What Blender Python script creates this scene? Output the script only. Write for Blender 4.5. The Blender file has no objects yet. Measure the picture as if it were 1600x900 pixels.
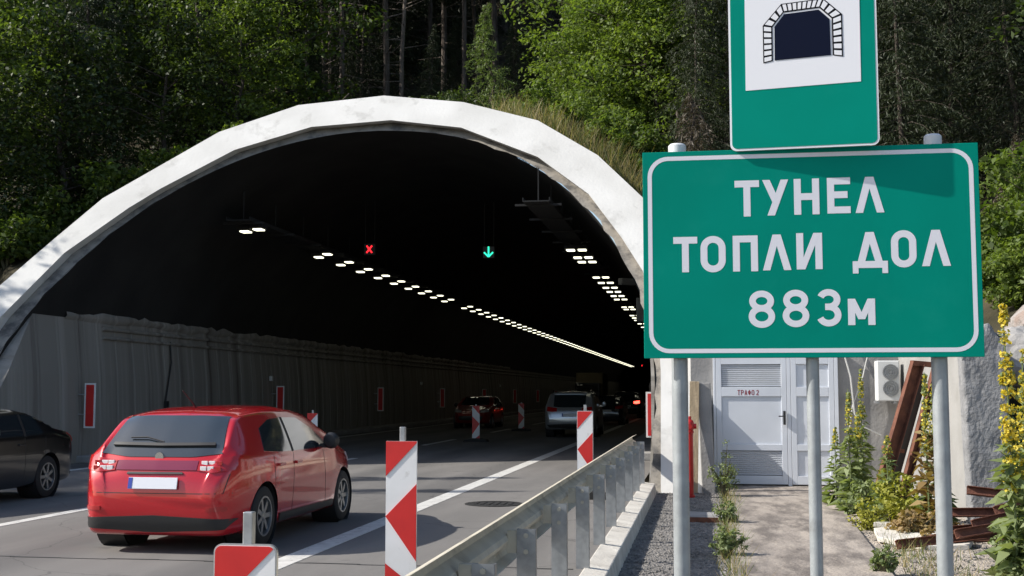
import bpy, bmesh, math, random
import numpy as np
from mathutils import Vector, Matrix, Euler
from mathutils.bvhtree import BVHTree

R = math.radians
S = bpy.context.scene
COL = S.collection
rnd = random.Random(7)

# ------------------------------------------------------------------ camera, sky, sun, exposure
cam_data = bpy.data.cameras.new('camera')
cam = bpy.data.objects.new('camera', cam_data)
COL.objects.link(cam)
cam.location = (0, 0, 1.6)
cam.rotation_euler = (R(90 + 4.903), 0, R(8.94))
cam_data.sensor_width = 36
cam_data.lens = 42.75
cam_data.clip_start = 0.1
cam_data.clip_end = 2000
S.camera = cam

LIGHT = Vector((1.0, 0.20, -0.74)).normalized()          # the way sunlight travels
W = bpy.data.worlds.new('World')
S.world = W
W.use_nodes = True
wn = W.node_tree
bg = wn.nodes['Background']
sky = wn.nodes.new('ShaderNodeTexSky')
sky.sky_type = 'NISHITA'
sky.sun_disc = False
sky.sun_elevation = math.asin(-LIGHT.z)
sky.sun_rotation = math.atan2(-LIGHT.x, -LIGHT.y)
sky.air_density = 1.0
sky.dust_density = 1.5
wn.links.new(sky.outputs[0], bg.inputs[0])
bg.inputs[1].default_value = 0.13
sd = bpy.data.lights.new('sun', 'SUN')
sd.energy = 4.7
sd.angle = R(0.5)
sd.color = (1.0, 0.95, 0.87)
so = bpy.data.objects.new('sun', sd)
COL.objects.link(so)
so.location = (-40, -10, 40)
so.rotation_euler = LIGHT.to_track_quat('-Z', 'Y').to_euler()
S.view_settings.view_transform = 'Standard'
S.view_settings.look = 'None'
S.view_settings.exposure = 0.52
S.view_settings.gamma = 1
S.view_settings.use_curve_mapping = False
S.render.engine = 'CYCLES'
S.cycles.max_bounces = 6
S.cycles.diffuse_bounces = 3
S.cycles.glossy_bounces = 3
S.cycles.transmission_bounces = 3
S.cycles.caustics_reflective = False
S.cycles.caustics_refractive = False
S.cycles.use_denoising = True
S.cycles.sample_clamp_indirect = 4


# ------------------------------------------------------------------ materials
def principled(name, color, rough=0.6, metal=0.0, coat=0.0, spec=0.5, emit=None, estr=0.0):
    m = bpy.data.materials.new(name)
    m.use_nodes = True
    b = m.node_tree.nodes['Principled BSDF']
    b.inputs['Base Color'].default_value = (*color, 1)
    b.inputs['Roughness'].default_value = rough
    b.inputs['Metallic'].default_value = metal
    b.inputs['Coat Weight'].default_value = coat
    b.inputs['Coat Roughness'].default_value = 0.05
    b.inputs['Specular IOR Level'].default_value = spec
    if emit:
        b.inputs['Emission Color'].default_value = (*emit, 1)
        b.inputs['Emission Strength'].default_value = estr
    return m


def node(m, t, **kw):
    n = m.node_tree.nodes.new(t)
    for k, v in kw.items():
        setattr(n, k, v)
    return n


def noisy(name, c1, c2, scale=5.0, rough=0.8, metal=0.0, bump=0.0, bscale=None, stretch=(1, 1, 1),
          lo=0.35, hi=0.65, c3=None, scale3=1.0, lo3=0.5, hi3=0.7, detail=6, spec=0.3, bdist=0.02, coat=0.0):
    """Principled with two colours mixed by noise, an optional third patch colour and bump."""
    m = principled(name, c1, rough, metal, coat, spec)
    nt = m.node_tree
    b = nt.nodes['Principled BSDF']
    tc = node(m, 'ShaderNodeTexCoord')
    mp = node(m, 'ShaderNodeMapping')
    mp.inputs['Scale'].default_value = stretch
    nt.links.new(tc.outputs['Object'], mp.inputs['Vector'])
    n = node(m, 'ShaderNodeTexNoise')
    n.inputs['Scale'].default_value = scale
    n.inputs['Detail'].default_value = detail
    nt.links.new(mp.outputs[0], n.inputs['Vector'])
    r = node(m, 'ShaderNodeMapRange')
    r.inputs['From Min'].default_value = lo
    r.inputs['From Max'].default_value = hi
    nt.links.new(n.outputs['Fac'], r.inputs['Value'])
    mx = node(m, 'ShaderNodeMix', data_type='RGBA')
    mx.inputs['A'].default_value = (*c1, 1)
    mx.inputs['B'].default_value = (*c2, 1)
    nt.links.new(r.outputs[0], mx.inputs['Factor'])
    last = mx.outputs['Result']
    if c3:
        n3 = node(m, 'ShaderNodeTexNoise')
        n3.inputs['Scale'].default_value = scale3
        n3.inputs['Detail'].default_value = 8
        n3.inputs['Roughness'].default_value = 0.65
        nt.links.new(mp.outputs[0], n3.inputs['Vector'])
        r3 = node(m, 'ShaderNodeMapRange')
        r3.inputs['From Min'].default_value = lo3
        r3.inputs['From Max'].default_value = hi3
        nt.links.new(n3.outputs['Fac'], r3.inputs['Value'])
        m3 = node(m, 'ShaderNodeMix', data_type='RGBA')
        m3.inputs['B'].default_value = (*c3, 1)
        nt.links.new(last, m3.inputs['A'])
        nt.links.new(r3.outputs[0], m3.inputs['Factor'])
        last = m3.outputs['Result']
    nt.links.new(last, b.inputs['Base Color'])
    if bump:
        n2 = node(m, 'ShaderNodeTexNoise')
        n2.inputs['Scale'].default_value = bscale or scale * 4
        n2.inputs['Detail'].default_value = 8
        nt.links.new(tc.outputs['Object'], n2.inputs['Vector'])
        bp = node(m, 'ShaderNodeBump')
        bp.inputs['Strength'].default_value = bump
        bp.inputs['Distance'].default_value = bdist
        nt.links.new(n2.outputs['Fac'], bp.inputs['Height'])
        nt.links.new(bp.outputs[0], b.inputs['Normal'])
    return m


def leaf_mat(name, c1, c2, trans=0.3, rough=0.55):
    m = bpy.data.materials.new(name)
    m.use_nodes = True
    nt = m.node_tree
    b = nt.nodes['Principled BSDF']
    b.inputs['Roughness'].default_value = rough
    b.inputs['Specular IOR Level'].default_value = 0.35
    g = node(m, 'ShaderNodeNewGeometry')
    oi = node(m, 'ShaderNodeObjectInfo')
    ad = node(m, 'ShaderNodeMath', operation='MULTIPLY_ADD')
    ad.inputs[1].default_value = 0.35
    nt.links.new(oi.outputs['Random'], ad.inputs[0])
    mu = node(m, 'ShaderNodeMath', operation='MULTIPLY')
    mu.inputs[1].default_value = 0.65
    nt.links.new(g.outputs['Random Per Island'], mu.inputs[0])
    nt.links.new(mu.outputs[0], ad.inputs[2])
    mx = node(m, 'ShaderNodeMix', data_type='RGBA')
    mx.inputs['A'].default_value = (*c1, 1)
    mx.inputs['B'].default_value = (*c2, 1)
    nt.links.new(ad.outputs[0], mx.inputs['Factor'])
    nt.links.new(mx.outputs['Result'], b.inputs['Base Color'])
    t = node(m, 'ShaderNodeBsdfTranslucent')
    br = node(m, 'ShaderNodeMix', data_type='RGBA', blend_type='MULTIPLY')
    br.inputs['Factor'].default_value = 1
    br.inputs['B'].default_value = (1.6, 1.7, 0.7, 1)
    nt.links.new(mx.outputs['Result'], br.inputs['A'])
    nt.links.new(br.outputs['Result'], t.inputs['Color'])
    ms = node(m, 'ShaderNodeMixShader')
    ms.inputs[0].default_value = trans
    nt.links.new(b.outputs[0], ms.inputs[1])
    nt.links.new(t.outputs[0], ms.inputs[2])
    nt.links.new(ms.outputs[0], nt.nodes['Material Output'].inputs['Surface'])
    return m


M = {}
M['asphalt'] = noisy('asphalt', (0.155, 0.148, 0.14), (0.19, 0.18, 0.17), 1.2, 0.8, bump=0.35, bscale=260, bdist=0.006,
                     c3=(0.11, 0.106, 0.102), scale3=0.45, lo3=0.48, hi3=0.75, stretch=(1, 0.22, 1))
M['tar'] = principled('tar', (0.03, 0.03, 0.03), 0.6)
M['road_paint'] = noisy('road_paint', (0.62, 0.61, 0.58), (0.42, 0.41, 0.39), 6, 0.6, lo=0.4, hi=0.8, c3=(0.16, 0.16, 0.15), scale3=14, lo3=0.58, hi3=0.68)
M['soil'] = noisy('soil', (0.030, 0.028, 0.015), (0.060, 0.050, 0.028), 0.8, 0.95, bump=0.8, bscale=6, bdist=0.1)
M['ground'] = noisy('ground', (0.16, 0.14, 0.11), (0.10, 0.09, 0.065), 0.7, 0.95, bump=0.6, bscale=14, bdist=0.05)
M['gravel'] = noisy('gravel', (0.30, 0.28, 0.26), (0.15, 0.145, 0.14), 34, 0.9, bump=1.0, bscale=40, bdist=0.04,
                    c3=(0.10, 0.095, 0.09), scale3=2.5, lo3=0.5, hi3=0.75)
M['dirt'] = noisy('dirt_gravel', (0.52, 0.46, 0.39), (0.36, 0.31, 0.26), 18, 0.95, bump=1.0, bscale=38, bdist=0.04, c3=(0.16, 0.14, 0.10), scale3=1.6, lo3=0.5, hi3=0.7)
M['path'] = noisy('path_concrete', (0.40, 0.35, 0.30), (0.29, 0.255, 0.225), 3.0, 0.9, bump=0.8, bscale=22, bdist=0.02,
                  c3=(0.16, 0.14, 0.125), scale3=2.4, lo3=0.42, hi3=0.60, stretch=(1.3, 0.38, 1), detail=10)
M['white_paint'] = noisy('white_paint', (0.68, 0.67, 0.64), (0.58, 0.57, 0.54), 0.9, 0.65, bump=0.25, bscale=14,
                         c3=(0.44, 0.43, 0.40), scale3=1.5, lo3=0.57, hi3=0.74, stretch=(1, 1, 0.7), detail=10)
M['joint_grey'] = principled('joint_grey', (0.52, 0.51, 0.49), 0.8)
M['kerb'] = noisy('kerb_concrete', (0.66, 0.63, 0.57), (0.52, 0.49, 0.44), 2.5, 0.9, bump=0.4, bscale=30, c3=(0.25, 0.24, 0.22), scale3=5, lo3=0.58, hi3=0.75)
M['concrete'] = noisy('concrete', (0.34, 0.33, 0.32), (0.24, 0.235, 0.23), 1.6, 0.9, bump=0.4, bscale=24)
M['light_concrete'] = noisy('light_concrete', (0.33, 0.325, 0.315), (0.27, 0.265, 0.255), 1.4, 0.9, bump=0.3, bscale=18, c3=(0.26, 0.255, 0.24), scale3=2, lo3=0.56, hi3=0.8)
M['rough_plaster'] = noisy('rough_plaster', (0.27, 0.272, 0.28), (0.20, 0.203, 0.21), 5, 0.95, bump=0.7, bscale=20, bdist=0.03)
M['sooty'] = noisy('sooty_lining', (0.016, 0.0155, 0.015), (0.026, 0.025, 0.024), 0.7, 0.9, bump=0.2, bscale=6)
M['lining_edge'] = noisy('lining_edge', (0.30, 0.275, 0.24), (0.20, 0.185, 0.165), 3, 0.9, bump=0.6, bscale=12, c3=(0.11, 0.105, 0.10), scale3=3, lo3=0.50, hi3=0.66)
M['grey_metal'] = noisy('galvanised', (0.42, 0.43, 0.44), (0.33, 0.34, 0.35), 16, 0.42, metal=0.75, bump=0.05, bscale=60)
M['pole'] = noisy('grey_pole_paint', (0.36, 0.385, 0.395), (0.29, 0.31, 0.32), 14, 0.45, metal=0.25, bump=0.05, bscale=80, c3=(0.26, 0.26, 0.26), scale3=7, lo3=0.6, hi3=0.75)
M['rail'] = noisy('weathered_rail', (0.60, 0.56, 0.46), (0.47, 0.44, 0.36), 4, 0.5, metal=0.15, c3=(0.17, 0.15, 0.12), scale3=3, lo3=0.55, hi3=0.8, bump=0.1, bscale=30)
M['cap'] = principled('pole_cap', (0.62, 0.64, 0.66), 0.45)
M['sign_green'] = noisy('sign_green', (0.0, 0.25, 0.185), (0.0, 0.22, 0.16), 1.6, 0.5, spec=0.06, c3=(0.008, 0.27, 0.205), scale3=2.6, lo3=0.55, hi3=0.9)
M['sign_grey'] = principled('sign_letter_sheet', (0.74, 0.74, 0.79), 0.4)
M['sign_white'] = principled('sign_white_sheet', (0.80, 0.80, 0.83), 0.4)
M['sign_black'] = principled('sign_black_ink', (0.006, 0.006, 0.009), 0.6, 0.0, 0.0, 0.08)
M['sign_navy'] = principled('sign_navy_ink', (0.005, 0.008, 0.024), 0.6, 0.0, 0.0, 0.08)
M['alu'] = principled('bare_aluminium', (0.5, 0.5, 0.5), 0.4, 0.8)
M['mark_red'] = noisy('marker_red', (0.62, 0.022, 0.02), (0.52, 0.018, 0.018), 4, 0.4, spec=0.5)
M['mark_white'] = noisy('marker_white', (0.78, 0.78, 0.79), (0.70, 0.70, 0.70), 3, 0.4, c3=(0.42, 0.41, 0.39), scale3=9, lo3=0.60, hi3=0.8)
M['rubber'] = principled('rubber', (0.018, 0.018, 0.018), 0.8)
M['tyre'] = principled('tyre_rubber', (0.015, 0.015, 0.016), 0.75)
M['dark_metal'] = principled('dirty_steel', (0.03, 0.03, 0.03), 0.8, 0.0, 0.0, 0.2)
M['rim'] = principled('wheel_alloy', (0.30, 0.31, 0.32), 0.35, 0.8)
M['car_glass'] = principled('car_glass', (0.020, 0.028, 0.033), 0.04, 0.0, 1.0, 1.0)
M['car_red'] = principled('red_car_paint', (0.50, 0.006, 0.014), 0.25, 0.2, 1.0)
M['car_darkred'] = principled('dark_red_paint', (0.22, 0.008, 0.010), 0.3, 0.2, 1.0)
M['car_silver'] = principled('silver_car_paint', (0.50, 0.52, 0.55), 0.3, 0.7, 1.0)
M['car_black'] = principled('black_car_paint', (0.010, 0.010, 0.011), 0.2, 0.1, 1.0)
M['car_blue'] = principled('dark_blue_paint', (0.015, 0.02, 0.03), 0.25, 0.3, 1.0)
M['plastic'] = principled('black_plastic', (0.02, 0.02, 0.021), 0.5)
M['chrome'] = principled('chrome', (0.7, 0.7, 0.7), 0.12, 1.0)
M['lamp_red'] = principled('tail_lamp_plastic', (0.40, 0.012, 0.014), 0.12, 0.0, 1.0)
M['lamp_red_dark'] = principled('tail_band_plastic', (0.20, 0.02, 0.05), 0.12, 0.0, 1.0)
M['lamp_clear_glare'] = principled('clear_lamp_glare', (0.85, 0.82, 0.82), 0.25, 0.1, 1.0)  # pale lamp cells; the sun glare on them is put into the colour
M['lamp_on'] = principled('lit_tail_lamp', (0.5, 0.02, 0.02), 0.2, emit=(1, 0.05, 0.03), estr=6.0)
M['headlamp'] = principled('head_lamp', (0.8, 0.8, 0.8), 0.1, 0.3, 1.0)
M['plate_white'] = principled('plate_white', (0.72, 0.73, 0.78), 0.4)
M['plate_blue'] = principled('plate_blue', (0.03, 0.06, 0.35), 0.4)
M['lamp_lens'] = principled('lit_lamp_lens', (0.9, 0.9, 0.8), 0.3, emit=(1.0, 0.97, 0.74), estr=1.7)
M['led_red'] = principled('lit_red_signal', (0.4, 0.01, 0.01), 0.3, emit=(1.0, 0.02, 0.03), estr=1.5)
M['led_green'] = principled('lit_green_signal', (0.02, 0.4, 0.3), 0.3, emit=(0.03, 1.0, 0.55), estr=1.1)
M['door_white'] = noisy('door_white', (0.68, 0.71, 0.76), (0.60, 0.63, 0.68), 1.2, 0.45, c3=(0.52, 0.53, 0.55), scale3=2, lo3=0.6, hi3=0.85)
M['door_red'] = principled('door_red_paint', (0.25, 0.03, 0.04), 0.6)
M['rust'] = noisy('rusty_steel', (0.20, 0.085, 0.055), (0.11, 0.048, 0.034), 6, 0.85, metal=0.1, bump=0.4, bscale=40, c3=(0.20, 0.10, 0.07), scale3=3, lo3=0.6, hi3=0.75)
M['ac_white'] = principled('ac_white', (0.62, 0.63, 0.62), 0.5)
M['wood'] = noisy('old_board', (0.42, 0.33, 0.22), (0.30, 0.235, 0.155), 4, 0.85, stretch=(6, 6, 0.6), bump=0.3, bscale=30)
M['hyd_red'] = noisy('hydrant_red', (0.50, 0.020, 0.018), (0.40, 0.016, 0.016), 8, 0.4, coat=0.3)
M['rock'] = noisy('rock', (0.34, 0.31, 0.29), (0.22, 0.20, 0.185), 3, 0.92, bump=0.8, bscale=9, bdist=0.06, c3=(0.30, 0.21, 0.17), scale3=1.2, lo3=0.5, hi3=0.7)
M['cable'] = principled('cable_black', (0.015, 0.015, 0.015), 0.6)
M['cable_pale'] = principled('cable_pale', (0.5, 0.5, 0.48), 0.6)
M['beige'] = noisy('beige_truck_box', (0.50, 0.43, 0.28), (0.42, 0.36, 0.24), 1.2, 0.6)
M['bark'] = noisy('bark', (0.045, 0.036, 0.028), (0.085, 0.07, 0.058), 6, 0.9, stretch=(3, 3, 0.6), bump=0.8, bscale=18, bdist=0.03)
M['pine_bark'] = noisy('pine_bark', (0.07, 0.052, 0.042), (0.16, 0.135, 0.115), 5, 0.9, stretch=(3, 3, 0.5), bump=0.8, bscale=18, bdist=0.03)
M['leaf'] = leaf_mat('broad_leaf', (0.030, 0.058, 0.012), (0.135, 0.185, 0.035), 0.40)
M['leaf_bright'] = leaf_mat('bright_leaf', (0.070, 0.120, 0.022), (0.17, 0.22, 0.050), 0.40)
M['leaf_shaded'] = leaf_mat('shaded_leaf', (0.014, 0.028, 0.009), (0.065, 0.095, 0.022), 0.3)  # darker copy of the broad leaf; shade of the wood put into the colour
M['needle'] = leaf_mat('needles', (0.014, 0.024, 0.010), (0.046, 0.060, 0.024), 0.12)
M['needle_brown'] = leaf_mat('dry_needles', (0.055, 0.042, 0.030), (0.10, 0.082, 0.058), 0.1)
M['needle_young'] = leaf_mat('young_needles', (0.09, 0.14, 0.035), (0.17, 0.22, 0.07), 0.3)
M['grass_dry'] = leaf_mat('dry_grass_blades', (0.16, 0.15, 0.055), (0.40, 0.31, 0.17), 0.3)
M['grass_green'] = leaf_mat('green_grass_blades', (0.05, 0.09, 0.02), (0.14, 0.17, 0.05), 0.3)
M['weed'] = leaf_mat('weed_leaf', (0.13, 0.175, 0.075), (0.25, 0.29, 0.14), 0.3)
M['weed_yellow'] = leaf_mat('yellow_weed', (0.20, 0.22, 0.03), (0.36, 0.34, 0.06), 0.3)
M['weed_brown'] = leaf_mat('withered_leaf', (0.20, 0.12, 0.05), (0.34, 0.26, 0.12), 0.25)
M['flower'] = leaf_mat('yellow_petal', (0.50, 0.38, 0.03), (0.72, 0.60, 0.10), 0.3)
M['shrub_stem'] = principled('shrub_stem', (0.10, 0.09, 0.05), 0.8)


def age_asphalt():
    m = M['asphalt']
    nt = m.node_tree
    b = nt.nodes['Principled BSDF']
    src = b.inputs['Base Color'].links[0].from_socket
    tc = node(m, 'ShaderNodeTexCoord')
    sp = node(m, 'ShaderNodeSeparateXYZ')
    nt.links.new(tc.outputs['Object'], sp.inputs[0])
    wob = node(m, 'ShaderNodeTexNoise')
    wob.inputs['Scale'].default_value = 0.25
    nt.links.new(tc.outputs['Object'], wob.inputs['Vector'])
    ad = node(m, 'ShaderNodeMath', operation='MULTIPLY_ADD')
    ad.inputs[1].default_value = 0.8
    nt.links.new(wob.outputs['Fac'], ad.inputs[0])
    nt.links.new(sp.outputs['X'], ad.inputs[2])
    fr_ = node(m, 'ShaderNodeMath', operation='MULTIPLY')        # two tracks per 4.45 m lane
    fr_.inputs[1].default_value = 2 * math.pi * 2 / 4.45
    nt.links.new(ad.outputs[0], fr_.inputs[0])
    si = node(m, 'ShaderNodeMath', operation='SINE')
    nt.links.new(fr_.outputs[0], si.inputs[0])
    mr = node(m, 'ShaderNodeMapRange')
    mr.inputs['From Min'].default_value = 0.1
    mr.inputs['From Max'].default_value = 1.0
    mr.inputs['To Max'].default_value = 0.6
    nt.links.new(si.outputs[0], mr.inputs['Value'])
    mx = node(m, 'ShaderNodeMix', data_type='RGBA')
    mx.inputs['B'].default_value = (0.095, 0.092, 0.09, 1)
    nt.links.new(mr.outputs[0], mx.inputs['Factor'])
    nt.links.new(src, mx.inputs['A'])
    vo = node(m, 'ShaderNodeTexVoronoi', feature='DISTANCE_TO_EDGE')
    vo.inputs['Scale'].default_value = 0.33
    wp = node(m, 'ShaderNodeMix', data_type='VECTOR')
    wp.inputs['Factor'].default_value = 0.25
    n2 = node(m, 'ShaderNodeTexNoise')
    n2.inputs['Scale'].default_value = 2.0
    n2.inputs['Detail'].default_value = 8
    nt.links.new(tc.outputs['Object'], n2.inputs['Vector'])
    nt.links.new(tc.outputs['Object'], wp.inputs['A'])
    nt.links.new(n2.outputs['Color'], wp.inputs['B'])
    nt.links.new(wp.outputs['Result'], vo.inputs['Vector'])
    lt = node(m, 'ShaderNodeMath', operation='LESS_THAN')
    lt.inputs[1].default_value = 0.0018
    nt.links.new(vo.outputs['Distance'], lt.inputs[0])
    sc_ = node(m, 'ShaderNodeMath', operation='MULTIPLY')
    sc_.inputs[1].default_value = 0.4
    nt.links.new(lt.outputs[0], sc_.inputs[0])
    m2 = node(m, 'ShaderNodeMix', data_type='RGBA')
    m2.inputs['B'].default_value = (0.035, 0.035, 0.035, 1)
    nt.links.new(sc_.outputs[0], m2.inputs['Factor'])
    nt.links.new(mx.outputs['Result'], m2.inputs['A'])
    n3 = node(m, 'ShaderNodeTexNoise')
    n3.inputs['Scale'].default_value = 1.7
    n3.inputs['Detail'].default_value = 5
    nt.links.new(tc.outputs['Object'], n3.inputs['Vector'])
    r3 = node(m, 'ShaderNodeMapRange')
    r3.inputs['From Min'].default_value = 0.66
    r3.inputs['From Max'].default_value = 0.78
    r3.inputs['To Max'].default_value = 0.6
    nt.links.new(n3.outputs['Fac'], r3.inputs['Value'])
    m3 = node(m, 'ShaderNodeMix', data_type='RGBA')
    m3.inputs['B'].default_value = (0.055, 0.053, 0.052, 1)
    nt.links.new(r3.outputs[0], m3.inputs['Factor'])
    nt.links.new(m2.outputs['Result'], m3.inputs['A'])
    nt.links.new(m3.outputs['Result'], b.inputs['Base Color'])


age_asphalt()


# concrete tunnel wall with formwork ridges and stains
def wall_mat():
    m = noisy('stained_tunnel_wall', (0.24, 0.225, 0.20), (0.38, 0.36, 0.33), 1.0, 0.85, bump=0.0, stretch=(1, 4.0, 0.10),
              c3=(0.075, 0.062, 0.050), scale3=0.5, lo3=0.5, hi3=0.68, lo=0.45, hi=0.7)
    nt = m.node_tree
    b = nt.nodes['Principled BSDF']
    tc = node(m, 'ShaderNodeTexCoord')
    sp = node(m, 'ShaderNodeSeparateXYZ')
    nt.links.new(tc.outputs['Object'], sp.inputs[0])
    a = node(m, 'ShaderNodeMath', operation='MULTIPLY')
    a.inputs[1].default_value = 1 / 0.9
    nt.links.new(sp.outputs['Y'], a.inputs[0])
    f = node(m, 'ShaderNodeMath', operation='FRACT')
    nt.links.new(a.outputs[0], f.inputs[0])
    r = node(m, 'ShaderNodeMapRange')
    r.inputs['From Min'].default_value = 0.0
    r.inputs['From Max'].default_value = 0.10
    nt.links.new(f.outputs[0], r.inputs['Value'])
    bp = node(m, 'ShaderNodeBump')
    bp.inputs['Strength'].default_value = 1.0
    bp.inputs['Distance'].default_value = 0.05
    nt.links.new(r.outputs[0], bp.inputs['Height'])
    nt.links.new(bp.outputs[0], b.inputs['Normal'])
    return m


M['tunnel_wall'] = wall_mat()


# ------------------------------------------------------------------ mesh helpers
def link(o, parent=None):
    COL.objects.link(o)
    if parent is not None:
        o.parent = parent
    return o


def mesh_obj(name, verts, faces, mats, parent=None, smooth=False, fmat=None, bevel=0):
    me = bpy.data.meshes.new(name)
    me.from_pydata([tuple(v) for v in verts], [], [tuple(f) for f in faces])
    if not isinstance(mats, (list, tuple)):
        mats = [mats]
    for m in mats:
        me.materials.append(m)
    if fmat:
        me.polygons.foreach_set('material_index', fmat)
    if smooth:
        me.polygons.foreach_set('use_smooth', [True] * len(me.polygons))
    me.update()
    o = bpy.data.objects.new(name, me)
    link(o, parent)
    if bevel:
        md = o.modifiers.new('bevel', 'BEVEL')
        md.width = bevel
        md.segments = 2
        md.limit_method = 'ANGLE'
        md.angle_limit = R(40)
    return o


def quads_obj(name, arr, mats, parent=None, fmat=None):
    """arr (N,4,3): N separate quads as one mesh."""
    n = len(arr)
    me = bpy.data.meshes.new(name)
    me.vertices.add(n * 4)
    me.vertices.foreach_set('co', np.ascontiguousarray(arr, dtype=np.float32).ravel())
    me.loops.add(n * 4)
    me.loops.foreach_set('vertex_index', np.arange(n * 4, dtype=np.int32))
    me.polygons.add(n)
    me.polygons.foreach_set('loop_start', np.arange(0, n * 4, 4, dtype=np.int32))
    me.polygons.foreach_set('loop_total', np.full(n, 4, dtype=np.int32))
    if not isinstance(mats, (list, tuple)):
        mats = [mats]
    for m in mats:
        me.materials.append(m)
    if fmat is not None:
        me.polygons.foreach_set('material_index', np.asarray(fmat, dtype=np.int32))
    me.update()
    me.validate()
    return link(bpy.data.objects.new(name, me), parent)


class MB:
    def __init__(s):
        s.v = []
        s.f = []
        s.m = []

    def add(s, vs, fs, mi=0):
        k = len(s.v)
        s.v += [Vector(v) for v in vs]
        s.f += [tuple(i + k for i in f) for f in fs]
        s.m += [mi] * len(fs)

    def box(s, c, d, rot=None, mi=0):
        x, y, z = d[0] / 2, d[1] / 2, d[2] / 2
        vs = [Vector(p) for p in ((-x, -y, -z), (x, -y, -z), (x, y, -z), (-x, y, -z), (-x, -y, z), (x, -y, z), (x, y, z), (-x, y, z))]
        if rot is not None:
            mt = Euler(rot).to_matrix()
            vs = [mt @ v for v in vs]
        s.add([v + Vector(c) for v in vs], [(0, 3, 2, 1), (4, 5, 6, 7), (0, 1, 5, 4), (1, 2, 6, 5), (2, 3, 7, 6), (3, 0, 4, 7)], mi)

    def tube(s, path, rad, n=8, mi=0, cap=True):
        path = [Vector(p) for p in path]
        if not isinstance(rad, (list, tuple)):
            rad = [rad] * len(path)
        k = len(s.v)
        prev = None
        for i, p in enumerate(path):
            a = path[max(i - 1, 0)]
            b = path[min(i + 1, len(path) - 1)]
            t = (b - a).normalized()
            if prev is None:
                u = t.orthogonal().normalized()
            else:
                u = (prev - t * prev.dot(t)).normalized()
            prev = u
            w = t.cross(u)
            for j in range(n):
                an = 2 * math.pi * j / n
                s.v.append(p + (u * math.cos(an) + w * math.sin(an)) * rad[i])
        for i in range(len(path) - 1):
            for j in range(n):
                a = k + i * n + j
                b = k + i * n + (j + 1) % n
                s.f.append((a, b, b + n, a + n))
                s.m.append(mi)
        if cap:
            s.f.append(tuple(k + j for j in reversed(range(n))))
            s.f.append(tuple(k + (len(path) - 1) * n + j for j in range(n)))
            s.m += [mi, mi]

    def lathe(s, prof, n=24, axis='Z', c=(0, 0, 0), mi=0, cap=True):
        k = len(s.v)
        c = Vector(c)
        for r, h in prof:
            for j in range(n):
                a = 2 * math.pi * j / n
                if axis == 'Z':
                    p = Vector((r * math.cos(a), r * math.sin(a), h))
                elif axis == 'X':
                    p = Vector((h, r * math.cos(a), r * math.sin(a)))
                else:
                    p = Vector((r * math.sin(a), h, r * math.cos(a)))
                s.v.append(c + p)
        for i in range(len(prof) - 1):
            for j in range(n):
                a = k + i * n + j
                b = k + i * n + (j + 1) % n
                s.f.append((a, b, b + n, a + n))
                s.m.append(mi)
        if cap:
            s.f.append(tuple(k + j for j in reversed(range(n))))
            s.f.append(tuple(k + (len(prof) - 1) * n + j for j in range(n)))
            s.m += [mi, mi]

    def prism(s, poly, y0, y1, mi=0, plane='XZ'):
        """poly of 2D points extruded from y0 to y1 along the third axis."""
        n = len(poly)

        def P(a, b, h):
            return (a, h, b) if plane == 'XZ' else ((h, a, b) if plane == 'YZ' else (a, b, h))
        vs = [P(a, b, y0) for a, b in poly] + [P(a, b, y1) for a, b in poly]
        fs = [tuple(range(n)), tuple(reversed(range(n, 2 * n)))]
        fs += [(i, i + n, (i + 1) % n + n, (i + 1) % n) for i in range(n)]
        s.add(vs, fs, mi)

    def build(s, name, mats, parent=None, smooth=False, bevel=0, fix=True):
        o = mesh_obj(name, s.v, s.f, mats, parent, smooth, s.m, bevel)
        if fix:
            bm = bmesh.new()
            bm.from_mesh(o.data)
            bmesh.ops.recalc_face_normals(bm, faces=bm.faces)
            bm.to_mesh(o.data)
            bm.free()
        if smooth:
            a = o.data
            a.set_sharp_from_angle(angle=R(38))
        return o


def tag(o, label=None, cat=None, group=None, kind=None):
    if label:
        o['label'] = label
    if cat:
        o['category'] = cat
    if group:
        o['group'] = group
    if kind:
        o['kind'] = kind
    return o


def thing(name, label, cat, loc=(0, 0, 0), rz=0, group=None):
    o = bpy.data.objects.new(name, None)
    o.empty_display_size = 0.2
    o.location = loc
    o.rotation_euler = (0, 0, rz)
    link(o)
    return tag(o, label, cat, group)


KIDS = {}


def copy_tree(o, parent=None):
    c = o.copy()
    COL.objects.link(c)
    if parent is not None:
        c.parent = parent
    for ch in list(o.children):
        copy_tree(ch, c)
    return c


def place(proto, used, loc, rz, sc, label, group):
    """First use moves the prototype itself, later uses copy it with its parts."""
    if not used:
        o = proto
        used.append(1)
    else:
        o = copy_tree(proto)
    o.location = loc
    o.rotation_euler = (0, 0, rz)
    o.scale = (sc, sc, sc) if not isinstance(sc, tuple) else sc
    return tag(o, label, None, group)


# ------------------------------------------------------------------ tunnel geometry
def rimY(x, z):
    return 22.37 + 0.865 * z + 0.097 * x


OUT = [(-15.55, -0.5), (-15.5, 2.0), (-15.09, 3.93), (-14.45, 5.07), (-13.83, 6.12), (-12.67, 7.19), (-11.77, 8.02), (-10.04, 8.84),
       (-7.93, 9.11), (-5.87, 8.86), (-3.94, 8.25), (-2.41, 7.19), (-1.32, 6.01), (-0.45, 4.5), (-0.02, 3.2), (0.10, 2.0), (0.10, -0.5)]
INN = [(-14.95, -0.5), (-14.92, 1.6), (-14.69, 3.19), (-14.05, 4.7), (-13.1, 5.85), (-12.57, 6.37), (-11.19, 7.47), (-9.51, 8.14),
       (-7.58, 8.32), (-5.79, 8.06), (-3.82, 7.16), (-2.54, 6.11), (-1.75, 5.0), (-1.26, 4.19), (-0.93, 3.2), (-0.83, 2.0), (-0.78, -0.5)]


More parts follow.
